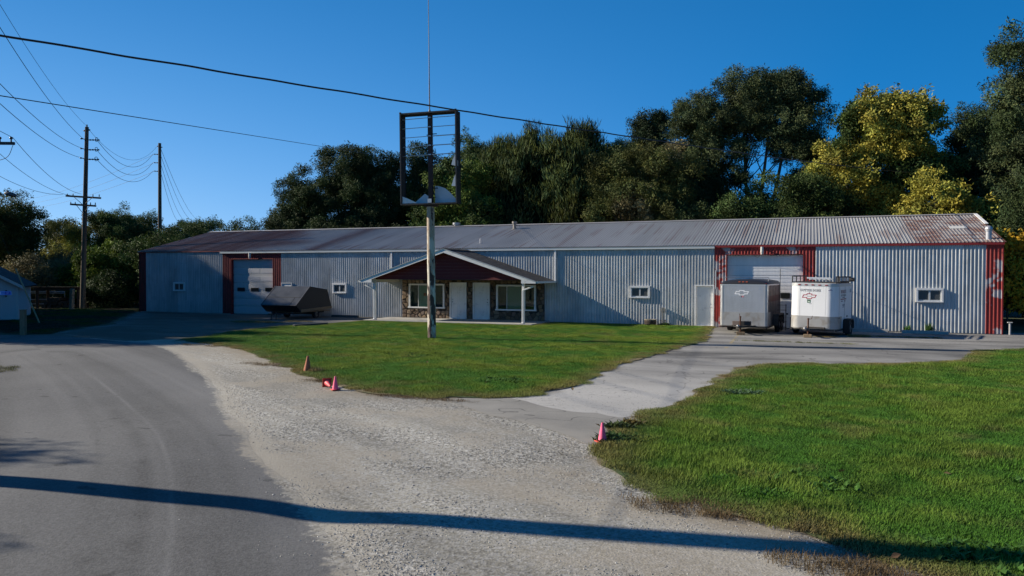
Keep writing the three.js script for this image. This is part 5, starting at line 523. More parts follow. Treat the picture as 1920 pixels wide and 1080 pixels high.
{ part(pP, 'crossarm', T(B(4.9, 0.13, 0.12), 0, 8.85, 0.12, 0, 0.42), darkSteel); for (const u of [-2.2, -0.9, 0.9, 1.78, 2.3]) part(pP, 'pin_insulator', [Cy([u * 0.913, 8.92, 0.12 - u * 0.408], [u * 0.913, 9.12, 0.12 - u * 0.408], 0.035, 0.03, 8), T(new THREE.SphereGeometry(0.075, 10, 6).scale(1, 0.9, 1), u * 0.913, 9.1, 0.12 - u * 0.408)], insM); part(pP, 'jumper', [tube([[2.2, 8.8, -0.85], [1.9, 8.2, -0.75], [1.0, 8.0, -0.4], [0.2, 8.1, 0]], 0.014, 5, 20), tube([[1.4, 8.8, -0.5], [1.3, 8.4, -0.4], [0.7, 8.15, -0.2], [0.1, 8.2, 0]], 0.014, 5, 20)], black); part(pP, 'brace', Cy([1.2, 8.8, -0.45], [0.05, 8.1, 0], 0.025, 0.025, 6), darkSteel);
  part(pP, 'lamp_arm', tube([[0.05, 6.2, 0], [0.6, 6.42, -0.28], [1.6, 6.46, -0.72]], 0.03, 6, 14), darkSteel); part(pP, 'lamp_head', [T(new THREE.SphereGeometry(0.2, 14, 8).scale(1.5, 0.55, 0.8), 1.95, 6.44, -0.87, 0, 0.42, -0.25), Cy([1.82, 6.5, -0.82], [1.82, 6.64, -0.82], 0.06, 0.05, 8)], M(0.07, 0.07, 0.075, { roughness: 0.5 })); }
function wire(label, a, b, sag, r, mat = black, n = 40, wob = 0) { const pts = []; for (let i = 0; i <= n; i++) { const t = i / n; pts.push([lerp(a[0], b[0], t), lerp(a[1], b[1], t) - 4 * sag * t * (1 - t) + (wob ? Math.sin(t * n * 1.9) * wob * (0.4 + t) + (noise(t * 60, 5) - 0.5) * wob : 0), lerp(a[2], b[2], t)]); } return solo('power_line', label, 'power line', tube(pts, r, 5, n * 3), mat); }
wire('thick twisted black service cable crossing in front of the sign top', [QX, 6.68, QZ], [54.5, 10.55, -29.1], 0.42, 0.021, black, 110, 0.011);
wire('thin straight cable running low across the left sky to the dark trees', [QX, 5.8, QZ], [7.5, 13.8, -12.5 - 14], 0.0, 0.012);
wire('faint topmost wire rising to the left from the tip of the tall pole', [QX, 14.0, QZ], [-5.74, 13.5, -0.6], 1.1, 0.009);
wire('sagging wire to the left from the uppermost bracket of the tall pole', [QX, 13.55, QZ], [-6.0, 12.58, -0.5], 1.15, 0.014);
wire('sagging wire to the left from the middle bracket of the tall pole', [QX, 10.25, QZ], [-6.0, 11.85, -0.5], 1.05, 0.014);
wire('sagging wire to the left from the lowest bracket of the tall pole', [QX, 9.45, QZ], [-6.0, 11.15, -0.5], 1.05, 0.014);
wire('wire from the end insulator of the left crossarm to the tall pole', [PX + 2.1, 9.14, PZ - 0.9], [-6.1, 8.5, -0.4], 0.5, 0.013); wire('wire from the second insulator of the left crossarm to the upper crossarm', [PX + 0.82, 9.14, PZ - 0.3], [-7.2, 8.45, -0.3], 0.5, 0.013); wire('lowest wire from the left crossarm to the tip of the upper crossarm', [PX - 0.8, 9.1, PZ + 0.5], [-7.75, 8.5, -0.2], 0.7, 0.013);
wire('wire from the left crossarm end up and out of the left edge', [PX + 2.1, 9.14, PZ - 0.9], [24, 15.4, 44], 0.8, 0.013);
const pa = (y) => [-5.1, y, -0.9], pb = (y) => [BX - 0.75, y, BZ + 0.2]; wire('uppermost sagging wire between the two tall utility poles', [-5.6, 13.3, -0.6], [BX - 0.3, 16.98, BZ], 1.9, 0.012); wire('second sagging wire between the two tall utility poles', pa(12.5), pb(16.07), 1.7, 0.018); wire('third sagging wire between the two tall utility poles', pa(11.75), pb(15.12), 1.6, 0.018); wire('lowest sagging wire between the two tall utility poles', pa(11.05), pb(14.17), 1.4, 0.018);
[16.8, 16.05, 15.1, 14.15].forEach((y, i) => wire(['topmost', 'second', 'third', 'lowest'][i] + ' wire dropping away to the right of the slim pole behind the roof', [BX + 0.2, y, BZ], [-106 - i * 2, 16.6 + i * 0.3, -116], 2.2 + 0.3 * i, 0.022));
[16.0, 15.05, 14.1].forEach((y, i) => wire(['upper', 'middle', 'lower'][i] + ' faint far wire running left from the slim pole', [BX - 0.7, y, BZ + 0.2], [-150, 21.2 - i * 0.9, -90], 2.0, 0.014, M(0.12, 0.14, 0.16)));
{ const t = thing('guy_wire', 'slanting guy wire with a yellowish guard in front of the garage', 'guy wire', 0, 0, 0); const a = [8.9, 0, 13.9], b = [PX, 8.5, PZ], q = (k) => [lerp(a[0], b[0], k), lerp(a[1], b[1], k), lerp(a[2], b[2], k)]; part(t, 'wire', Cy(a, b, 0.006, 0.006, 5), darkSteel); part(t, 'guard', Cy(q(0.03), q(0.34), 0.035, 0.035, 8), M(0.32, 0.27, 0.16, { roughness: 0.7 })); }

// ---------------------------------------------------------------- trees: trunk and limbs as one mesh, crown as scattered leaf clumps
const leafMat = new THREE.MeshPhysicalMaterial({ color: 0xffffff, roughness: 0.75, transmission: 0.22, thickness: 0, specularIntensity: 0.25 });
function clump(kind, seed, n) { const r = rng(seed), pos = [], nor = []; for (let i = 0; i < n; i++) { const d = new THREE.Vector3(r() - 0.5, r() - 0.5, r() - 0.5).normalize().multiplyScalar(Math.pow(r(), 0.5) * 0.55), t = new THREE.Vector3(r() - 0.5, r() - 0.5, r() - 0.5), up = new THREE.Vector3(r() - 0.5, 0.35 + r(), r() - 0.5).normalize(); let L, Wd;
    if (kind === 'wispy') { t.set(d.x * 0.8 + (r() - 0.5) * 0.5, 0.9, d.z * 0.8 + (r() - 0.5) * 0.5); d.y *= 1.5; L = 0.2 + r() * 0.16; Wd = 0.028; up.set(r() - 0.5, (r() - 0.3) * 0.5, r() - 0.5).normalize(); } else if (kind === 'big') { L = 0.09 + r() * 0.08; Wd = 0.06; } else { L = 0.075 + r() * 0.075; Wd = 0.038; }
    t.normalize(); const s = new THREE.Vector3().crossVectors(t, up).normalize(), nn = new THREE.Vector3().crossVectors(s, t).normalize(); if (nn.y < 0) nn.negate(); const a = d.clone().addScaledVector(t, -L), b = d.clone().addScaledVector(s, Wd), c = d.clone().addScaledVector(t, L).addScaledVector(nn, -0.03), e = d.clone().addScaledVector(s, -Wd); for (const q of [a, b, c, a, c, e]) { pos.push(q.x, q.y, q.z); nor.push(nn.x, nn.y, nn.z); } }
  const g = new THREE.BufferGeometry(); g.setAttribute('position', new THREE.Float32BufferAttribute(pos, 3)); g.setAttribute('normal', new THREE.Float32BufferAttribute(nor, 3)); return g; }
const CL = { leaf: clump('leaf', 1, 56), big: clump('big', 2, 44), wispy: clump('wispy', 3, 40) };
const barkM = M(0.075, 0.062, 0.052, { roughness: 0.95 });
const SP = { dark: [[0.036, 0.055, 0.018], 'leaf'], green: [[0.050, 0.078, 0.020], 'leaf'], bright: [[0.10, 0.145, 0.025], 'big'], olive: [[0.075, 0.085, 0.022], 'leaf'], willow: [[0.088, 0.118, 0.040], 'wispy'], yellow: [[0.25, 0.232, 0.040], 'big'], gold: [[0.36, 0.235, 0.02], 'big'], pine: [[0.03, 0.05, 0.02], 'leaf'], cedar: [[0.028, 0.045, 0.018], 'leaf'], elm: [[0.062, 0.082, 0.032], 'leaf'], dry: [[0.17, 0.15, 0.07], 'leaf'] };
function limb(pts, r0, r1, sides = 6) { const c = new THREE.CatmullRomCurve3(pts.map((p) => new THREE.Vector3(...p))), n = 7, fr = c.computeFrenetFrames(n, false), pos = [], idx = []; for (let i = 0; i <= n; i++) { const p = c.getPointAt(i / n), r = lerp(r0, r1, i / n); for (let k = 0; k < sides; k++) { const a = k / sides * 2 * Math.PI, v = fr.normals[i].clone().multiplyScalar(Math.cos(a) * r).addScaledVector(fr.binormals[i], Math.sin(a) * r).add(p); pos.push(v.x, v.y, v.z); } } for (let i = 0; i < n; i++) for (let k = 0; k < sides; k++) { const a = i * sides + k, b = i * sides + (k + 1) % sides; idx.push(a, b, a + sides, b, b + sides, a + sides); } const g = new THREE.BufferGeometry(); g.setAttribute('position', new THREE.Float32BufferAttribute(pos, 3)); g.setIndex(idx); g.computeVertexNormals(); return g; }
// lobes: [dx, y, dz, rx, ry, rz] ellipsoids that make up the crown
function tree({ name = 'tree', label, cat = 'tree', x, z, h, lobes, sp, seed, den = 1, cl = 1, group, trunks = 1, tr, gap = 0.38, sp2, mixA = 0.3 }) {
  const t = thing(name, label, cat, x, 0, z, 0, group), r = rng(seed * 7919 + 13), cols = SP[sp], tips = [], inst = [];
  for (const L of lobes) { const vol = L[3] * L[4] * L[5], nC = Math.max(5, Math.round(11.5 * Math.pow(vol, 0.62) * den / Math.pow(cl, 1.2))); for (let i = 0; i < nC; i++) { const d = new THREE.Vector3(r() - 0.5, r() - 0.5, r() - 0.5).normalize(), rad = Math.pow(r(), 0.42) * (0.78 + 0.34 * noise(d.x * 2.2 + seed * 3.1 + 20, d.y * 2.2 + d.z * 1.7 + 20)), c = [L[0] + d.x * L[3] * rad, L[1] + d.y * L[4] * rad, L[2] + d.z * L[5] * rad]; if (c[1] < 0.2) c[1] = 0.2 + r() * 0.5;
      if (noise(c[0] * 0.55 + seed * 11, c[1] * 0.7 + c[2] * 0.4 + 50) < gap * 0.62 && rad > 0.3) continue; tips.push(c); const cr = (0.62 + r() * 0.55) * cl, n = Math.round(9 * (0.7 + 0.6 * r())), tone = 0.62 + 0.7 * r(), yel = sp2 && noise(c[0] * 0.4 + seed, c[1] * 0.4 + 3) > 1 - mixA - 0.12 ? 1 : 0; for (let k = 0; k < n; k++) { const q = new THREE.Vector3(r() - 0.5, r() - 0.5, r() - 0.5).normalize().multiplyScalar(cr * Math.pow(r(), 0.6)); inst.push([c[0] + q.x * 1.15, c[1] + q.y * 0.7, c[2] + q.z * 1.15, (0.62 + 0.5 * r()) * Math.sqrt(cl), tone * (0.8 + 0.4 * r()), yel, r()]); } } }
  const g = [], top = lobes.reduce((a, L) => Math.max(a, L[1] + L[4] * 0.3), 1), cxz = lobes.reduce((a, L) => [a[0] + L[0] / lobes.length, a[1] + L[2] / lobes.length], [0, 0]), R = tr || Math.max(0.07, h * 0.018);
  for (let k = 0; k < trunks; k++) { const a = k / trunks * 6.28 + seed, sx = trunks > 1 ? Math.cos(a) * R * 1.6 : 0, sz = trunks > 1 ? Math.sin(a) * R * 1.6 : 0, L = lobes[k % lobes.length], ex = trunks > 1 ? L[0] : cxz[0], ez = trunks > 1 ? L[2] : cxz[1]; g.push(limb([[sx, -0.3, sz], [sx * 1.5 + (r() - 0.5) * 0.2, h * 0.18, sz * 1.5], [lerp(sx, ex, 0.45) + (r() - 0.5) * 0.5, h * 0.42, lerp(sz, ez, 0.45)], [ex, top * 0.95, ez]], R, R * 0.22, 9)); }
  const nL = Math.min(tips.length, Math.round(trunks > 1 ? 10 + h * 0.8 : 16 + h * 2.2)); for (let i = 0; i < nL; i++) { const c = tips[Math.floor(r() * tips.length)], L = lobes[Math.floor(r() * lobes.length)], k = trunks > 1 ? L : null, by = k ? Math.max(h * 0.25, c[1] * (0.55 + 0.25 * r())) : Math.max(h * 0.10, c[1] * (0.3 + 0.3 * r())), bt = Math.min(0.95, by / (top * 0.95)), bx = (k ? k[0] : cxz[0]) * bt * bt * 0.9, bz = (k ? k[2] : cxz[1]) * bt * bt * 0.9; const rr = R * 0.34 * (1 - 0.6 * by / h); g.push(limb([[bx, by, bz], [lerp(bx, c[0], 0.45), lerp(by, c[1], 0.38), lerp(bz, c[2], 0.45)], c], rr, rr * 0.18, 5)); }
  part(t, 'trunk', g, barkM);
  const m = new THREE.InstancedMesh(CL[cols[1]], leafMat, inst.length), o = new THREE.Object3D(), c = new THREE.Color(), base = cols[0], alt = sp2 ? SP[sp2][0] : base;
  inst.forEach((q, i) => { o.position.set(q[0], q[1], q[2]); if (cols[1] === 'wispy') o.rotation.set((q[6] - 0.5) * 0.5, q[6] * 40, (q[4] - 0.8) * 0.5); else o.rotation.set(q[6] * 6.3, q[4] * 50, q[6] * 31); o.scale.setScalar(q[3]); o.updateMatrix(); m.setMatrixAt(i, o.matrix); const b = q[5] ? alt : base, h2 = (q[6] - 0.5) * 0.28; c.setRGB(1.3 * b[0] * q[4] * (1 + h2), 1.3 * b[1] * q[4], 1.3 * b[2] * q[4] * (1 - h2)); m.setColorAt(i, c); });
  m.name = 'crown'; m.userData.kind = 'stuff'; m.castShadow = m.receiveShadow = true; t.add(m); return t;
}
const bush = (label, x, z, h, w, sp, seed, o = {}) => tree({ name: 'bush', label, cat: 'bush', x, z, h, sp, seed, lobes: [[0, h * 0.5, 0, w, h * 0.5, w], [w * 0.4, h * 0.35, w * 0.2, w * 0.7, h * 0.36, w * 0.7]], tr: 0.06, den: 1.1, gap: 0.25, ...o });
// behind the warehouse, from left to right
tree({ label: 'broad dark green tree rising behind the roof left of the sign', x: 0.6, z: -24, h: 16, sp: 'dark', seed: 1, lobes: [[1.2, 11.6, 0, 4.4, 4.3, 3.6], [-2.8, 9.0, 1, 4.2, 4.2, 3.4], [-5.4, 7.0, 1, 2.8, 3.0, 2.6], [4.0, 9.2, 0, 3.4, 5.2, 3.4], [0, 5.4, 1.5, 6.5, 3.6, 3.2]], den: 1.15 });
bush('low pale green tree at the left end of the row behind the roof', -8.6, -21, 8.2, 3.0, 'green', 2);
tree({ label: 'dark tree directly behind the left side of the sign frame', x: 8.1, z: -26, h: 15.4, sp: 'dark', seed: 3, lobes: [[0, 11.2, 0, 3.8, 4.2, 3.4], [-1.5, 7.5, 1, 4.2, 4, 3], [2.5, 8.5, 0, 3.2, 4.2, 3]] });
tree({ label: 'bright green leafy maple behind the right half of the sign', x: 15.6, z: -19, h: 13, sp: 'bright', sp2: 'green', mixA: 0.35, seed: 4, lobes: [[0.2, 9.2, 0, 2.9, 3.6, 2.8], [-1.2, 6.4, 0.6, 2.4, 2.6, 2.4], [1.8, 6.8, 0.4, 2.6, 2.6, 2.4], [0, 4.2, 0.5, 3.2, 2.2, 2.4]], cl: 0.95 });
tree({ label: 'tall dark tree just visible through the sign frame', x: 11.8, z: -31, h: 16.8, sp: 'green', seed: 5, lobes: [[0, 12.8, 0, 3.6, 4.0, 3.2], [1, 8, 0, 3.8, 4, 3.2]] });
tree({ label: 'feathery upright willow-like tree right of the sign', x: 19.0, z: -23, h: 16.2, sp: 'willow', sp2: 'olive', mixA: 0.2, seed: 6, lobes: [[0, 12.0, 0, 3.3, 3.9, 2.6], [-0.6, 8, 0, 3.2, 4.2, 2.8], [0.5, 4.6, 1, 3.2, 3, 2.6]], trunks: 2 });
tree({ label: 'broad feathery tree with upright shoots behind the roof vent', x: 23.6, z: -21, h: 15.9, sp: 'willow', sp2: 'olive', mixA: 0.2, seed: 7, lobes: [[1.6, 12.0, 0, 2.8, 3.6, 2.6], [-1.8, 11.2, 0, 2.8, 3.6, 2.4], [0, 8.0, 0.8, 4.6, 4, 3], [0, 4.6, 1, 4.8, 3, 2.6]], trunks: 2, den: 1.2 });
tree({ label: 'leafy olive tree joining the feathery trees to the yellowish olive tree', x: 27.4, z: -23, h: 14.8, sp: 'olive', sp2: 'green', mixA: 0.4, seed: 36, lobes: [[0, 11.2, 0, 2.8, 3.6, 2.6], [0.2, 7.4, 0.4, 3.4, 3.8, 2.8]] });
tree({ label: 'yellowish olive tree in the middle of the row behind the roof', x: 31.4, z: -19.5, h: 13.9, sp: 'olive', sp2: 'dry', mixA: 0.28, seed: 8, lobes: [[-1.8, 10.4, 0, 2.6, 3.2, 2.4], [1.8, 9.9, 0, 2.8, 3.2, 2.4], [0, 7.2, 0.8, 4.6, 3.4, 2.8], [0, 4.4, 1, 4.8, 2.8, 2.4]] });
tree({ name: 'cedar_tree', label: 'dark narrow cedar poking up behind the olive tree', x: 30.2, z: -29, h: 17.3, sp: 'cedar', seed: 9, lobes: [[0, 15.2, 0, 1.8, 2.4, 1.8], [0, 12.6, 0, 2.6, 3, 2.4], [0.2, 9, 0, 3, 3.6, 2.6]], den: 1.5, gap: 0.2 });
tree({ name: 'elm_tree', label: 'large open elm with visible forked trunks, tallest of the middle row', x: 39.2, z: -24, h: 19.3, sp: 'elm', seed: 10, lobes: [[-3.9, 14.4, 0, 2.6, 3.5, 2.4], [-0.6, 15.9, 0, 2.7, 3.3, 2.5], [3.4, 14.6, 0, 2.7, 3.9, 2.5], [1.8, 17.4, 0, 2.5, 1.9, 2.0], [-4.4, 10.6, 0.5, 2.3, 2.4, 2.0], [-1.6, 11.6, 0.5, 2.0, 2.2, 1.8], [4.5, 10.8, 0.4, 1.8, 2.6, 1.6], [-3.4, 8.0, 0.5, 2.4, 2.0, 1.8]], trunks: 4, tr: 0.24, den: 1.3, gap: 0.40, cl: 0.82 });
tree({ label: 'dark lower tree with drooping sprays under the right side of the elm', x: 42.6, z: -18.5, h: 11, sp: 'green', seed: 11, lobes: [[-1, 7.2, 0, 3.2, 2.8, 2.6], [1.6, 8.0, 0, 2.2, 2.2, 2], [-3.4, 5.4, 0, 2.8, 3.2, 2.4], [1.5, 4.6, 0.5, 3, 2.8, 2.2]] });
tree({ name: 'maple_tree', label: 'tall yellow and green autumn maple behind the right part of the roof', x: 48.7, z: -21, h: 16.5, sp: 'yellow', sp2: 'green', mixA: 0.22, seed: 12, lobes: [[-0.6, 13.3, 0, 2.5, 3.2, 2.2], [1.6, 13.0, 0, 1.9, 2.9, 1.8], [-2.3, 10.2, 0.3, 2.6, 2.6, 2.2], [1.2, 10.2, 0, 2.6, 3, 2.3], [3.4, 9.4, 0, 1.8, 2.4, 1.8], [-0.8, 6.8, 0.6, 2.8, 2.8, 2.3], [2, 6.2, 0.2, 2.6, 2.6, 2.2], [0.6, 4.0, 0.6, 3, 2.4, 2.2]], gap: 0.36, cl: 0.88, den: 1.15 });
tree({ name: 'maple_tree', label: 'smaller yellow maple low behind the right part of the roof', x: 52.0, z: -17.5, h: 10.2, sp: 'yellow', sp2: 'bright', mixA: 0.02, seed: 13, lobes: [[-0.2, 7.6, 0, 2.0, 2.4, 1.8], [-1.6, 5.6, 0.3, 1.9, 2.0, 1.7], [1.2, 5.4, 0, 1.8, 2.4, 1.7], [-0.6, 3.8, 0.4, 2.6, 2, 1.8]], cl: 0.85 });
tree({ label: 'dark green tree between the yellow maple and the tallest tree', x: 55.2, z: -26, h: 15.8, sp: 'dark', seed: 14, lobes: [[0, 12.0, 0, 2.8, 3.6, 2.6], [-0.4, 8, 0.4, 3.2, 4, 2.8], [0, 4.6, 0.6, 3.4, 3, 2.6]] });
tree({ label: 'tallest dark tree, cut off by the right edge of the picture', x: 58.2, z: -20.5, h: 19.6, sp: 'dark', sp2: 'elm', mixA: 0.4, seed: 15, lobes: [[-1.0, 15.8, 0, 2.6, 3.6, 2.4], [1.8, 15.2, 0, 2.8, 3.8, 2.4], [-1.4, 11.2, 0.4, 2.7, 3.2, 2.4], [1.6, 10, 0, 3.4, 4, 2.8], [-0.4, 6.4, 0.6, 3.6, 3.6, 2.8]], den: 1.05 });
bush('orange yellow shrub showing beside the upper right corner of the warehouse', 53.0, -4.2, 4.9, 0.85, 'gold', 16, { lobes: [[0, 3.5, 0, 0.6, 0.9, 0.7], [0.3, 2.0, 0.3, 0.6, 0.9, 0.7]], sp2: 'dark', mixA: 0.3 });
tree({ label: 'dense dark tree closing the view beyond the right corner', x: 56.8, z: -9.5, h: 9.5, sp: 'dark', seed: 17, lobes: [[0, 6.2, 0, 3.0, 3.2, 3], [0.4, 3, 0, 3.4, 3, 3.2]], den: 1.4, gap: 0.15 });
tree({ label: 'second dense dark tree further back beyond the right corner', x: 61.5, z: -14, h: 13, sp: 'dark', seed: 18, lobes: [[0, 8.6, 0, 4, 4.2, 3.4], [-1, 4, 0, 4.4, 3.8, 3.4]], den: 1.2, gap: 0.2 });
[[-3.5, -17.5, 7.5, 3.4, 'dark'], [3, -18, 7.8, 3.4, 'dark'], [9.5, -18.5, 7.4, 3.4, 'dark'], [20.5, -18, 6.6, 3.2, 'green'], [26.5, -18, 7.2, 3.2, 'dark'], [35.5, -18, 8.0, 3.3, 'dark'], [39.2, -19.5, 8.2, 3.0, 'green'], [46, -18, 7.2, 2.8, 'dark'], [56.5, -17, 7.2, 3.0, 'dark']].forEach((b, i) => bush(['dense dark understory shrub behind the roof at the far left of the row', 'dense dark shrub behind the roof under the broad dark tree', 'dense dark shrub behind the roof below the sign frame', 'green shrub at the foot of the feathery tree', 'dark shrub behind the roof between the feathery and olive trees', 'dark shrub behind the roof left of the elm trunks', 'green shrub around the foot of the elm', 'dark shrub left of the yellow maple', 'dark shrub under the tallest right tree'][i], b[0], b[1], b[2], b[3], b[4], 40 + i));
tree({ label: 'mid green tree filling the gap between the maple and the feathery trees', x: 17.4, z: -27, h: 14.6, sp: 'green', seed: 30, lobes: [[0, 10.6, 0, 3.2, 3.8, 2.8], [0, 6.6, 0.4, 3.6, 4, 2.8]] });
tree({ label: 'green tree behind the two feathery trees', x: 21.4, z: -29, h: 15.6, sp: 'green', seed: 31, lobes: [[0, 11.6, 0, 3.4, 3.8, 2.8], [0.6, 7, 0.4, 4, 4, 2.8]] });
tree({ label: 'dark tree behind the gap right of the feathery trees', x: 26.8, z: -27, h: 14.8, sp: 'dark', seed: 32, lobes: [[0, 10.8, 0, 3.4, 3.8, 2.8], [0, 6.6, 0.4, 4, 4, 2.8]] });
tree({ label: 'green tree filling the foot of the elm on its left', x: 35.0, z: -27, h: 13.4, sp: 'green', seed: 33, lobes: [[0, 9.2, 0, 3.0, 3.8, 2.6], [0, 5.6, 0.4, 3.6, 3.6, 2.8]] });
tree({ label: 'dark low tree behind the foot of the elm', x: 40.5, z: -29, h: 9.8, sp: 'dark', seed: 34, lobes: [[0, 6.6, 0, 3.8, 3.0, 2.8], [0, 4, 0.4, 4, 3, 2.8]] });
tree({ label: 'dark low tree behind the tall yellow maple', x: 47.2, z: -28, h: 11.0, sp: 'dark', seed: 35, lobes: [[0, 7.0, 0, 3.6, 3.8, 2.8], [1.5, 4, 0.4, 4, 3, 2.8]] });
// left side
tree({ label: 'large dark olive tree at the far left behind the garage', x: -22.0, z: -5.5, h: 9.8, sp: 'olive', sp2: 'yellow', mixA: 0.12, seed: 20, lobes: [[0, 6.6, 0, 3.4, 3.2, 2.8], [-3, 5.6, 0, 3, 3.4, 2.6], [0.6, 3.6, 0, 3.4, 2.8, 2.6]], den: 1.2, gap: 0.25 });
tree({ label: 'yellow green tree between the far left tree and the tall pole', x: -29.5, z: -17.5, h: 8.6, sp: 'olive', sp2: 'yellow', mixA: 0.25, seed: 21, lobes: [[0, 5.6, 0, 3.2, 3.0, 2.8], [2.2, 4.4, 0, 3, 2.6, 2.6]] });
tree({ label: 'round dark olive tree right of the tall utility pole', x: -26.6, z: -21, h: 10, sp: 'olive', sp2: 'green', mixA: 0.4, seed: 22, lobes: [[0, 6.8, 0, 3.3, 3.2, 3], [1.8, 5.6, 0, 2.8, 3, 2.8]], den: 1.2, gap: 0.22 });
tree({ label: 'green tree in front of the slim pole behind the warehouse end', x: -30, z: -28, h: 10, sp: 'olive', sp2: 'green', mixA: 0.5, seed: 23, lobes: [[0, 6.8, 0, 3.2, 3.2, 3], [2.4, 5.4, 0, 3, 2.8, 2.8]] });
tree({ label: 'distant spreading green tree right of the slim pole', x: -31.8, z: -38, h: 10.4, sp: 'green', seed: 24, lobes: [[-1.6, 7.6, 0, 2.6, 2.4, 2.6], [1.6, 7.2, 0, 3.0, 2.4, 2.6], [4, 5.8, 0, 2.6, 2.2, 2.4]], gap: 0.5, trunks: 2 });
[[-9.5, -5.5, 5.0, 2.4, 'bright', 'green leafy bush growing behind the base of the tall pole'], [-6.5, -7.5, 6.2, 2.6, 'green', 'dense green bush filling the gap left of the warehouse corner'], [-3.2, -6.0, 4.8, 2.2, 'green', 'dark bush tight against the left corner of the warehouse'], [-14.2, -7, 4.4, 1.9, 'bright', 'light green bush behind the pipe gate'], [-15.6, -3.2, 4.2, 1.8, 'dry', 'pale dry shrub behind the garage roof'], [-11.5, -9, 5.2, 2.4, 'olive', 'olive bush behind the timber frame'], [-18, -9, 4.6, 2.6, 'dry', 'dry yellowish brush further back beside the garage'], [-1.6, -9.5, 5.6, 2.0, 'dark', 'dark shrub beside the left end wall of the warehouse'], [-7.0, -3.0, 2.6, 1.1, 'dark', 'small dark shrub at the foot of the tall pole']].forEach((b, i) => bush(b[5], b[0], b[1], b[2], b[3], b[4], 60 + i));
// outside the frame on the left: the trees whose shade falls over the lot
[[-23, 6.8, 18.6, 3.3], [-17.5, 8.9, 17, 3.2], [-12, 11.6, 15.4, 3.0], [-6.5, 14.4, 12.6, 2.5], [0, 17.2, 10.2, 2.2], [4.6, 20.1, 8.6, 1.9], [-16.5, 3.7, 12.2, 1.9]].forEach((b, i) => tree({ label: ['tallest tree left of the view, well behind the garage', 'tall tree left of the view, second from the tallest', 'leafy tree left of the view beside the garage', 'tree left of the view between the garage and the road', 'smaller tree left of the view overhanging the road edge', 'smallest shade tree left of the view at the road bend', 'narrow tree left of the view nearest the warehouse'][i], x: b[0], z: b[1], h: b[2], sp: 'green', seed: 80 + i, lobes: [[0, b[2] * 0.7, 0, b[3], b[2] * 0.3, b[3]], [0.5, b[2] * 0.36, 0, b[3] * 1.05, b[2] * 0.32, b[3]]], den: 1.3, gap: 0.2 }));
[[16.5, 34.9, 8.4], [22, 37.05, 7.2]].forEach((b, i) => tree({ label: ['thin tree outside the left edge near the road', 'small sapling outside the left edge closer to the camera'][i], x: b[0], z: b[1], h: b[2], sp: 'green', seed: 90 + i, lobes: [[0, b[2] - 1.6, 0, 1.5, 1.5, 0.5], [0.4, b[2] - 3.2, 0.2, 1.0, 0.8, 0.5]], gap: 0.4, den: 1.0 }));
{ // far woods that close the horizon
  const r = rng(555), m = new THREE.InstancedMesh(CL.big, leafMat, 9000), o = new THREE.Object3D(), c = new THREE.Color(); for (let i = 0; i < 9000; i++) { const a = r() * 6.283, far = 150 + r() * 40, hgtT = (7 + 6 * noise(a * 14, 3)) * (0.6 + 0.4 * noise(a * 60, 9)); o.position.set(30 + Math.cos(a) * far, Math.pow(r(), 0.8) * hgtT, 10 + Math.sin(a) * far); o.rotation.set(r() * 6, r() * 6, r() * 6); o.scale.setScalar(3.2 + r() * 2.5); o.updateMatrix(); m.setMatrixAt(i, o.matrix); const k = 0.7 + 0.6 * r(); c.setRGB(0.06 * k, 0.085 * k, 0.03 * k); m.setColorAt(i, c); } m.name = 'distant_woods'; m.userData.kind = 'stuff'; scene.add(tag(m, 'far wooded horizon around the site', 'woods')); }

// ---------------------------------------------------------------- grass, weeds, loose stones
function tuft(seed, n, rad, h, w, lean) { const r = rng(seed), pos = [], nor = []; for (let i = 0; i < n; i++) { const a = r() * 6.283, d = Math.sqrt(r()) * rad, x = Math.cos(a) * d, z = Math.sin(a) * d, b = r() * 6.283, hh = h * (0.45 + 0.75 * r()), ln = lean * (0.2 + r()), dx = Math.cos(b) * ln * hh, dz = Math.sin(b) * ln * hh, sx = -Math.sin(b) * w, sz = Math.cos(b) * w, mx = dx * 0.35, mz = dz * 0.35, my = hh * 0.6, nn = new THREE.Vector3(-Math.cos(b) * 0.4, 0.9, -Math.sin(b) * 0.4).normalize();
    const v = [[x - sx, 0, z - sz], [x + sx, 0, z + sz], [x + mx + sx * 0.8, my, z + mz + sz * 0.8], [x - sx, 0, z - sz], [x + mx + sx * 0.8, my, z + mz + sz * 0.8], [x + mx - sx * 0.8, my, z + mz - sz * 0.8], [x + mx - sx * 0.8, my, z + mz - sz * 0.8], [x + mx + sx * 0.8, my, z + mz + sz * 0.8], [x + dx, hh, z + dz]]; for (const q of v) { pos.push(...q); nor.push(nn.x, nn.y, nn.z); } }
  const g = new THREE.BufferGeometry(); g.setAttribute('position', new THREE.Float32BufferAttribute(pos, 3)); g.setAttribute('normal', new THREE.Float32BufferAttribute(nor, 3)); return g; }
const bladeMat = new THREE.MeshPhysicalMaterial({ color: 0xffffff, roughness: 0.7, transmission: 0.25, thickness: 0, specularIntensity: 0.3 });
function scatter(name, label, cat, geo, mat, list) { const m = new THREE.InstancedMesh(geo, mat, list.length), o = new THREE.Object3D(), c = new THREE.Color(); list.forEach((q, i) => { o.position.set(q[0], q[1], q[2]); o.rotation.set(q[5] || 0, q[3] * 6.283, q[6] || 0); o.scale.set(q[4][0], q[4][1], q[4][2]); o.updateMatrix(); m.setMatrixAt(i, o.matrix); c.setRGB(...q[7]); m.setColorAt(i, c); }); m.name = numbered(name); m.castShadow = m.receiveShadow = true; m.userData.kind = 'stuff'; scene.add(tag(m, label, cat)); return m; }
const tuftG = tuft(5, 30, 0.13, 0.055, 0.0036, 1.3);
const camXZ = (x, z) => Math.hypot(x - 43.8, z - 39.75);
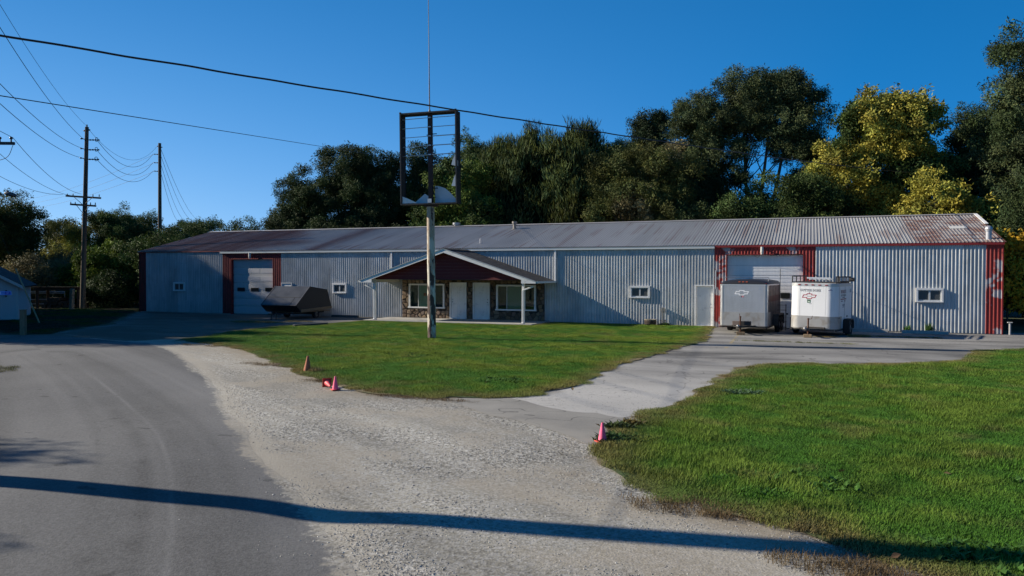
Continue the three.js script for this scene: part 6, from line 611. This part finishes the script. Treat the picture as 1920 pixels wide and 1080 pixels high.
function lawnGrass(Pg, seed, label, n, bounds, tall, dim = 1) { const r = rng(seed), L = []; let tries = 0; while (L.length < n && tries++ < n * 6) { const x = lerp(bounds[0], bounds[1], r()), z = lerp(bounds[2], bounds[3], r()), d = camXZ(x, z); if (r() > Math.min(1, Math.pow(15 / d, 1.1))) continue; const e = sdPoly(x, z, Pg); if (e > -0.02 + (noise(x * 2.3, z * 2.3) - 0.55) * 0.5) continue;
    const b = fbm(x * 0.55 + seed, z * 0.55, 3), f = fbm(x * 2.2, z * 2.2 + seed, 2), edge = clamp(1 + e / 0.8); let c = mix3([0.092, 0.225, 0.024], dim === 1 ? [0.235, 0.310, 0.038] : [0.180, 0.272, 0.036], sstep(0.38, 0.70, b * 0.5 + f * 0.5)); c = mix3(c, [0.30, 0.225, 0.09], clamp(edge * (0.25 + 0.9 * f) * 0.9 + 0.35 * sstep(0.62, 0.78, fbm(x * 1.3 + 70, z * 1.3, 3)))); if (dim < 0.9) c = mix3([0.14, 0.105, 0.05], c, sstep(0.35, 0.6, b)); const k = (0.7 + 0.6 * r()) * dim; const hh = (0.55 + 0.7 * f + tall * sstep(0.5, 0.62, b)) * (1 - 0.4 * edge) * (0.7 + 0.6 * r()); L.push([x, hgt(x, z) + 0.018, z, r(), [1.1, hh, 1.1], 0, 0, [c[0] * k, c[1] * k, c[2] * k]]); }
  scatter('grass', label, 'grass', tuftG, bladeMat, L); }
lawnGrass(LAWN_L, 1, 'mown green grass of the middle lawn in front of the porch', 90000, [18, 40, -0.2, 25.6], 0.25);
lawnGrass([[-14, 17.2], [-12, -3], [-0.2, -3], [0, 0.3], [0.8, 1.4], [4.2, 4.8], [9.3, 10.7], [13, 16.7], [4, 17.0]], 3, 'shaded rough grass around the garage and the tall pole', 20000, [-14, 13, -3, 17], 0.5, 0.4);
lawnGrass(LAWN_R, 2, 'longer green grass of the right lawn beside the driveway', 150000, [40.4, 66, 3, 37], 0.6, 0.999);
{ const r = rng(31), L = []; const puts = (x, z, sp, n, c, h) => { for (let i = 0; i < n; i++) { const a = r() * 6.28, d = Math.sqrt(r()); const px = x + Math.cos(a) * d * sp[0], pz = z + Math.sin(a) * d * sp[1], k = 0.6 + 0.7 * r(); L.push([px, hgt(px, pz) + 0.012, pz, r(), [1, h * (0.6 + 0.8 * r()), 1], 0, 0, c.map((q) => q * k)]); } };
  const straw = [0.30, 0.225, 0.09], br = [0.18, 0.125, 0.06]; puts(15.6, 6.3, [1.7, 0.8], 150, straw, 1.2); puts(17.3, 5.0, [1.0, 0.5], 60, straw, 1.1); puts(45.8, 3.9, [0.45, 0.2], 50, straw, 1.6); puts(47.6, 3.5, [1.6, 0.14], 90, straw, 0.9); puts(44.4, 4.7, [0.5, 0.12], 25, straw, 0.8); puts(43.6, 7.9, [2.6, 0.12], 60, [0.2, 0.2, 0.06], 0.8); puts(31.2, 22.45, [0.22, 0.14], 26, straw, 2.0); puts(33, 23.9, [1.2, 0.25], 60, br, 0.7); puts(36, 25.35, [1.4, 0.12], 50, br, 0.6); puts(29.5, 21.6, [1.6, 0.3], 70, br, 0.7); puts(42.6, 30.75, [0.9, 0.35], 80, br, 0.8); puts(44.2, 32.0, [0.7, 0.3], 80, br, 0.8); puts(45.4, 33.2, [0.8, 0.4], 60, br, 0.9); puts(24, 17.9, [2.4, 0.3], 60, br, 0.7); puts(22.2, 25.6, [1.4, 0.7], 90, [0.12, 0.12, 0.03], 1.0);
  scatter('dry_grass', 'straw coloured dry grass along edges and by the trailers', 'dry grass', tuftG, bladeMat, L); }
{ const r = rng(91), L = [], g = tuft(9, 16, 0.07, 0.06, 0.022, 1.5), put = (x, z, s, n, c, hs = 1) => { for (let i = 0; i < n; i++) { const a = r() * 6.28, d = Math.sqrt(r()); const px = x + Math.cos(a) * d * s, pz = z + Math.sin(a) * d * s * 0.7, k = 0.7 + 0.6 * r(); L.push([px, hgt(px, pz) + 0.02, pz, r(), [1.2, hs * (0.7 + 0.8 * r()), 1.2], 0, 0, c.map((q) => q * k)]); } };
  put(40.75, 26.85, 0.22, 30, [0.075, 0.10, 0.03]); put(40.9, 26.4, 0.16, 14, [0.15, 0.12, 0.04]); put(42.4, 21.9, 0.45, 40, [0.10, 0.17, 0.08]); put(41.1, 27.7, 0.5, 60, [0.05, 0.10, 0.02]); put(43.5, 29.4, 0.9, 50, [0.085, 0.19, 0.03], 1.0); put(45.6, 31.3, 0.7, 40, [0.075, 0.17, 0.03], 1.0); put(47.5, 28.5, 1.2, 50, [0.09, 0.2, 0.035], 1.0); put(36.8, 0.35, 0.25, 14, [0.07, 0.12, 0.03], 2); put(48.05, 0.25, 0.1, 6, [0.06, 0.13, 0.03], 4); put(48.95, 0.25, 0.12, 8, [0.06, 0.13, 0.03], 5); put(36.7, 22.5, 0.6, 30, [0.06, 0.13, 0.02]); put(32, 18, 1.2, 40, [0.05, 0.12, 0.02]);
  scatter('weeds', 'broad-leaved weeds at the lawn edges and wall foot', 'weeds', g, bladeMat, L); }
{ const r = rng(61), L = [], P2 = [[0.36, 0.34, 0.30], [0.46, 0.44, 0.39], [0.27, 0.26, 0.235], [0.38, 0.34, 0.28], [0.17, 0.17, 0.17]]; let tries = 0; while (L.length < 80000 && tries++ < 600000) { const x = lerp(29, 46.5, r()), z = lerp(20, 36, r()), d = camXZ(x, z); if (r() > Math.pow(6.6 / Math.max(6.6, d), 1.7)) continue; const onRoad = sdPoly(x, z, ROADP), onA = sdPoly(x, z, APRON); if (Math.min(sdPoly(x, z, LAWN_L), sdPoly(x, z, LAWN_R)) < 0.03 || onA < 0.1) continue; if (onRoad < 0.1 && r() > 0.30 * Math.exp(Math.min(0, onRoad) / 0.22)) continue; if (fbm(x * 0.7 + 60, z * 0.9 + 9, 3) * 0.6 + tracks(x, z) * 0.4 < 0.32 + 0.3 * r()) continue; const s = 0.0035 + 0.0075 * Math.pow(r(), 2.4), k = 0.8 + 0.4 * r(), c = P2[Math.floor(r() * 5)]; L.push([x, hgt(x, z) + s * 0.12, z, r(), [s * (0.9 + 0.7 * r()), s * 0.55, s * (0.8 + 0.6 * r())], r(), r(), c.map((q) => q * k)]); }
  scatter('gravel_stones', 'loose crushed limestone gravel on the lot', 'gravel', new THREE.IcosahedronGeometry(1, 0), new THREE.MeshStandardMaterial({ color: 0xffffff, roughness: 0.95, flatShading: true }), L); }
{ const r = rng(71), L = [], g = new THREE.BufferGeometry(); g.setAttribute('position', new THREE.Float32BufferAttribute([-1, 0, 0, 0, 0.3, 0.7, 1, 0.1, 0, -1, 0, 0, 1, 0.1, 0, 0, 0.25, -0.7], 3)); g.computeVertexNormals(); for (let i = 0; i < 70; i++) { const x = lerp(33, 56, r()), z = lerp(14, 33, r()); if (Math.min(sdPoly(x, z, LAWN_L), sdPoly(x, z, LAWN_R)) > 0.4) continue; const s = 0.03 + 0.035 * r(); L.push([x, hgt(x, z) + 0.06, z, r(), [s, s, s], (r() - 0.5), (r() - 0.5), mix3([0.16, 0.085, 0.045], [0.34, 0.26, 0.12], r())]); } scatter('fallen_leaves', 'scattered dry brown leaves on the grass', 'leaves', g, bladeMat, L); }

renderer.render(scene, camera);
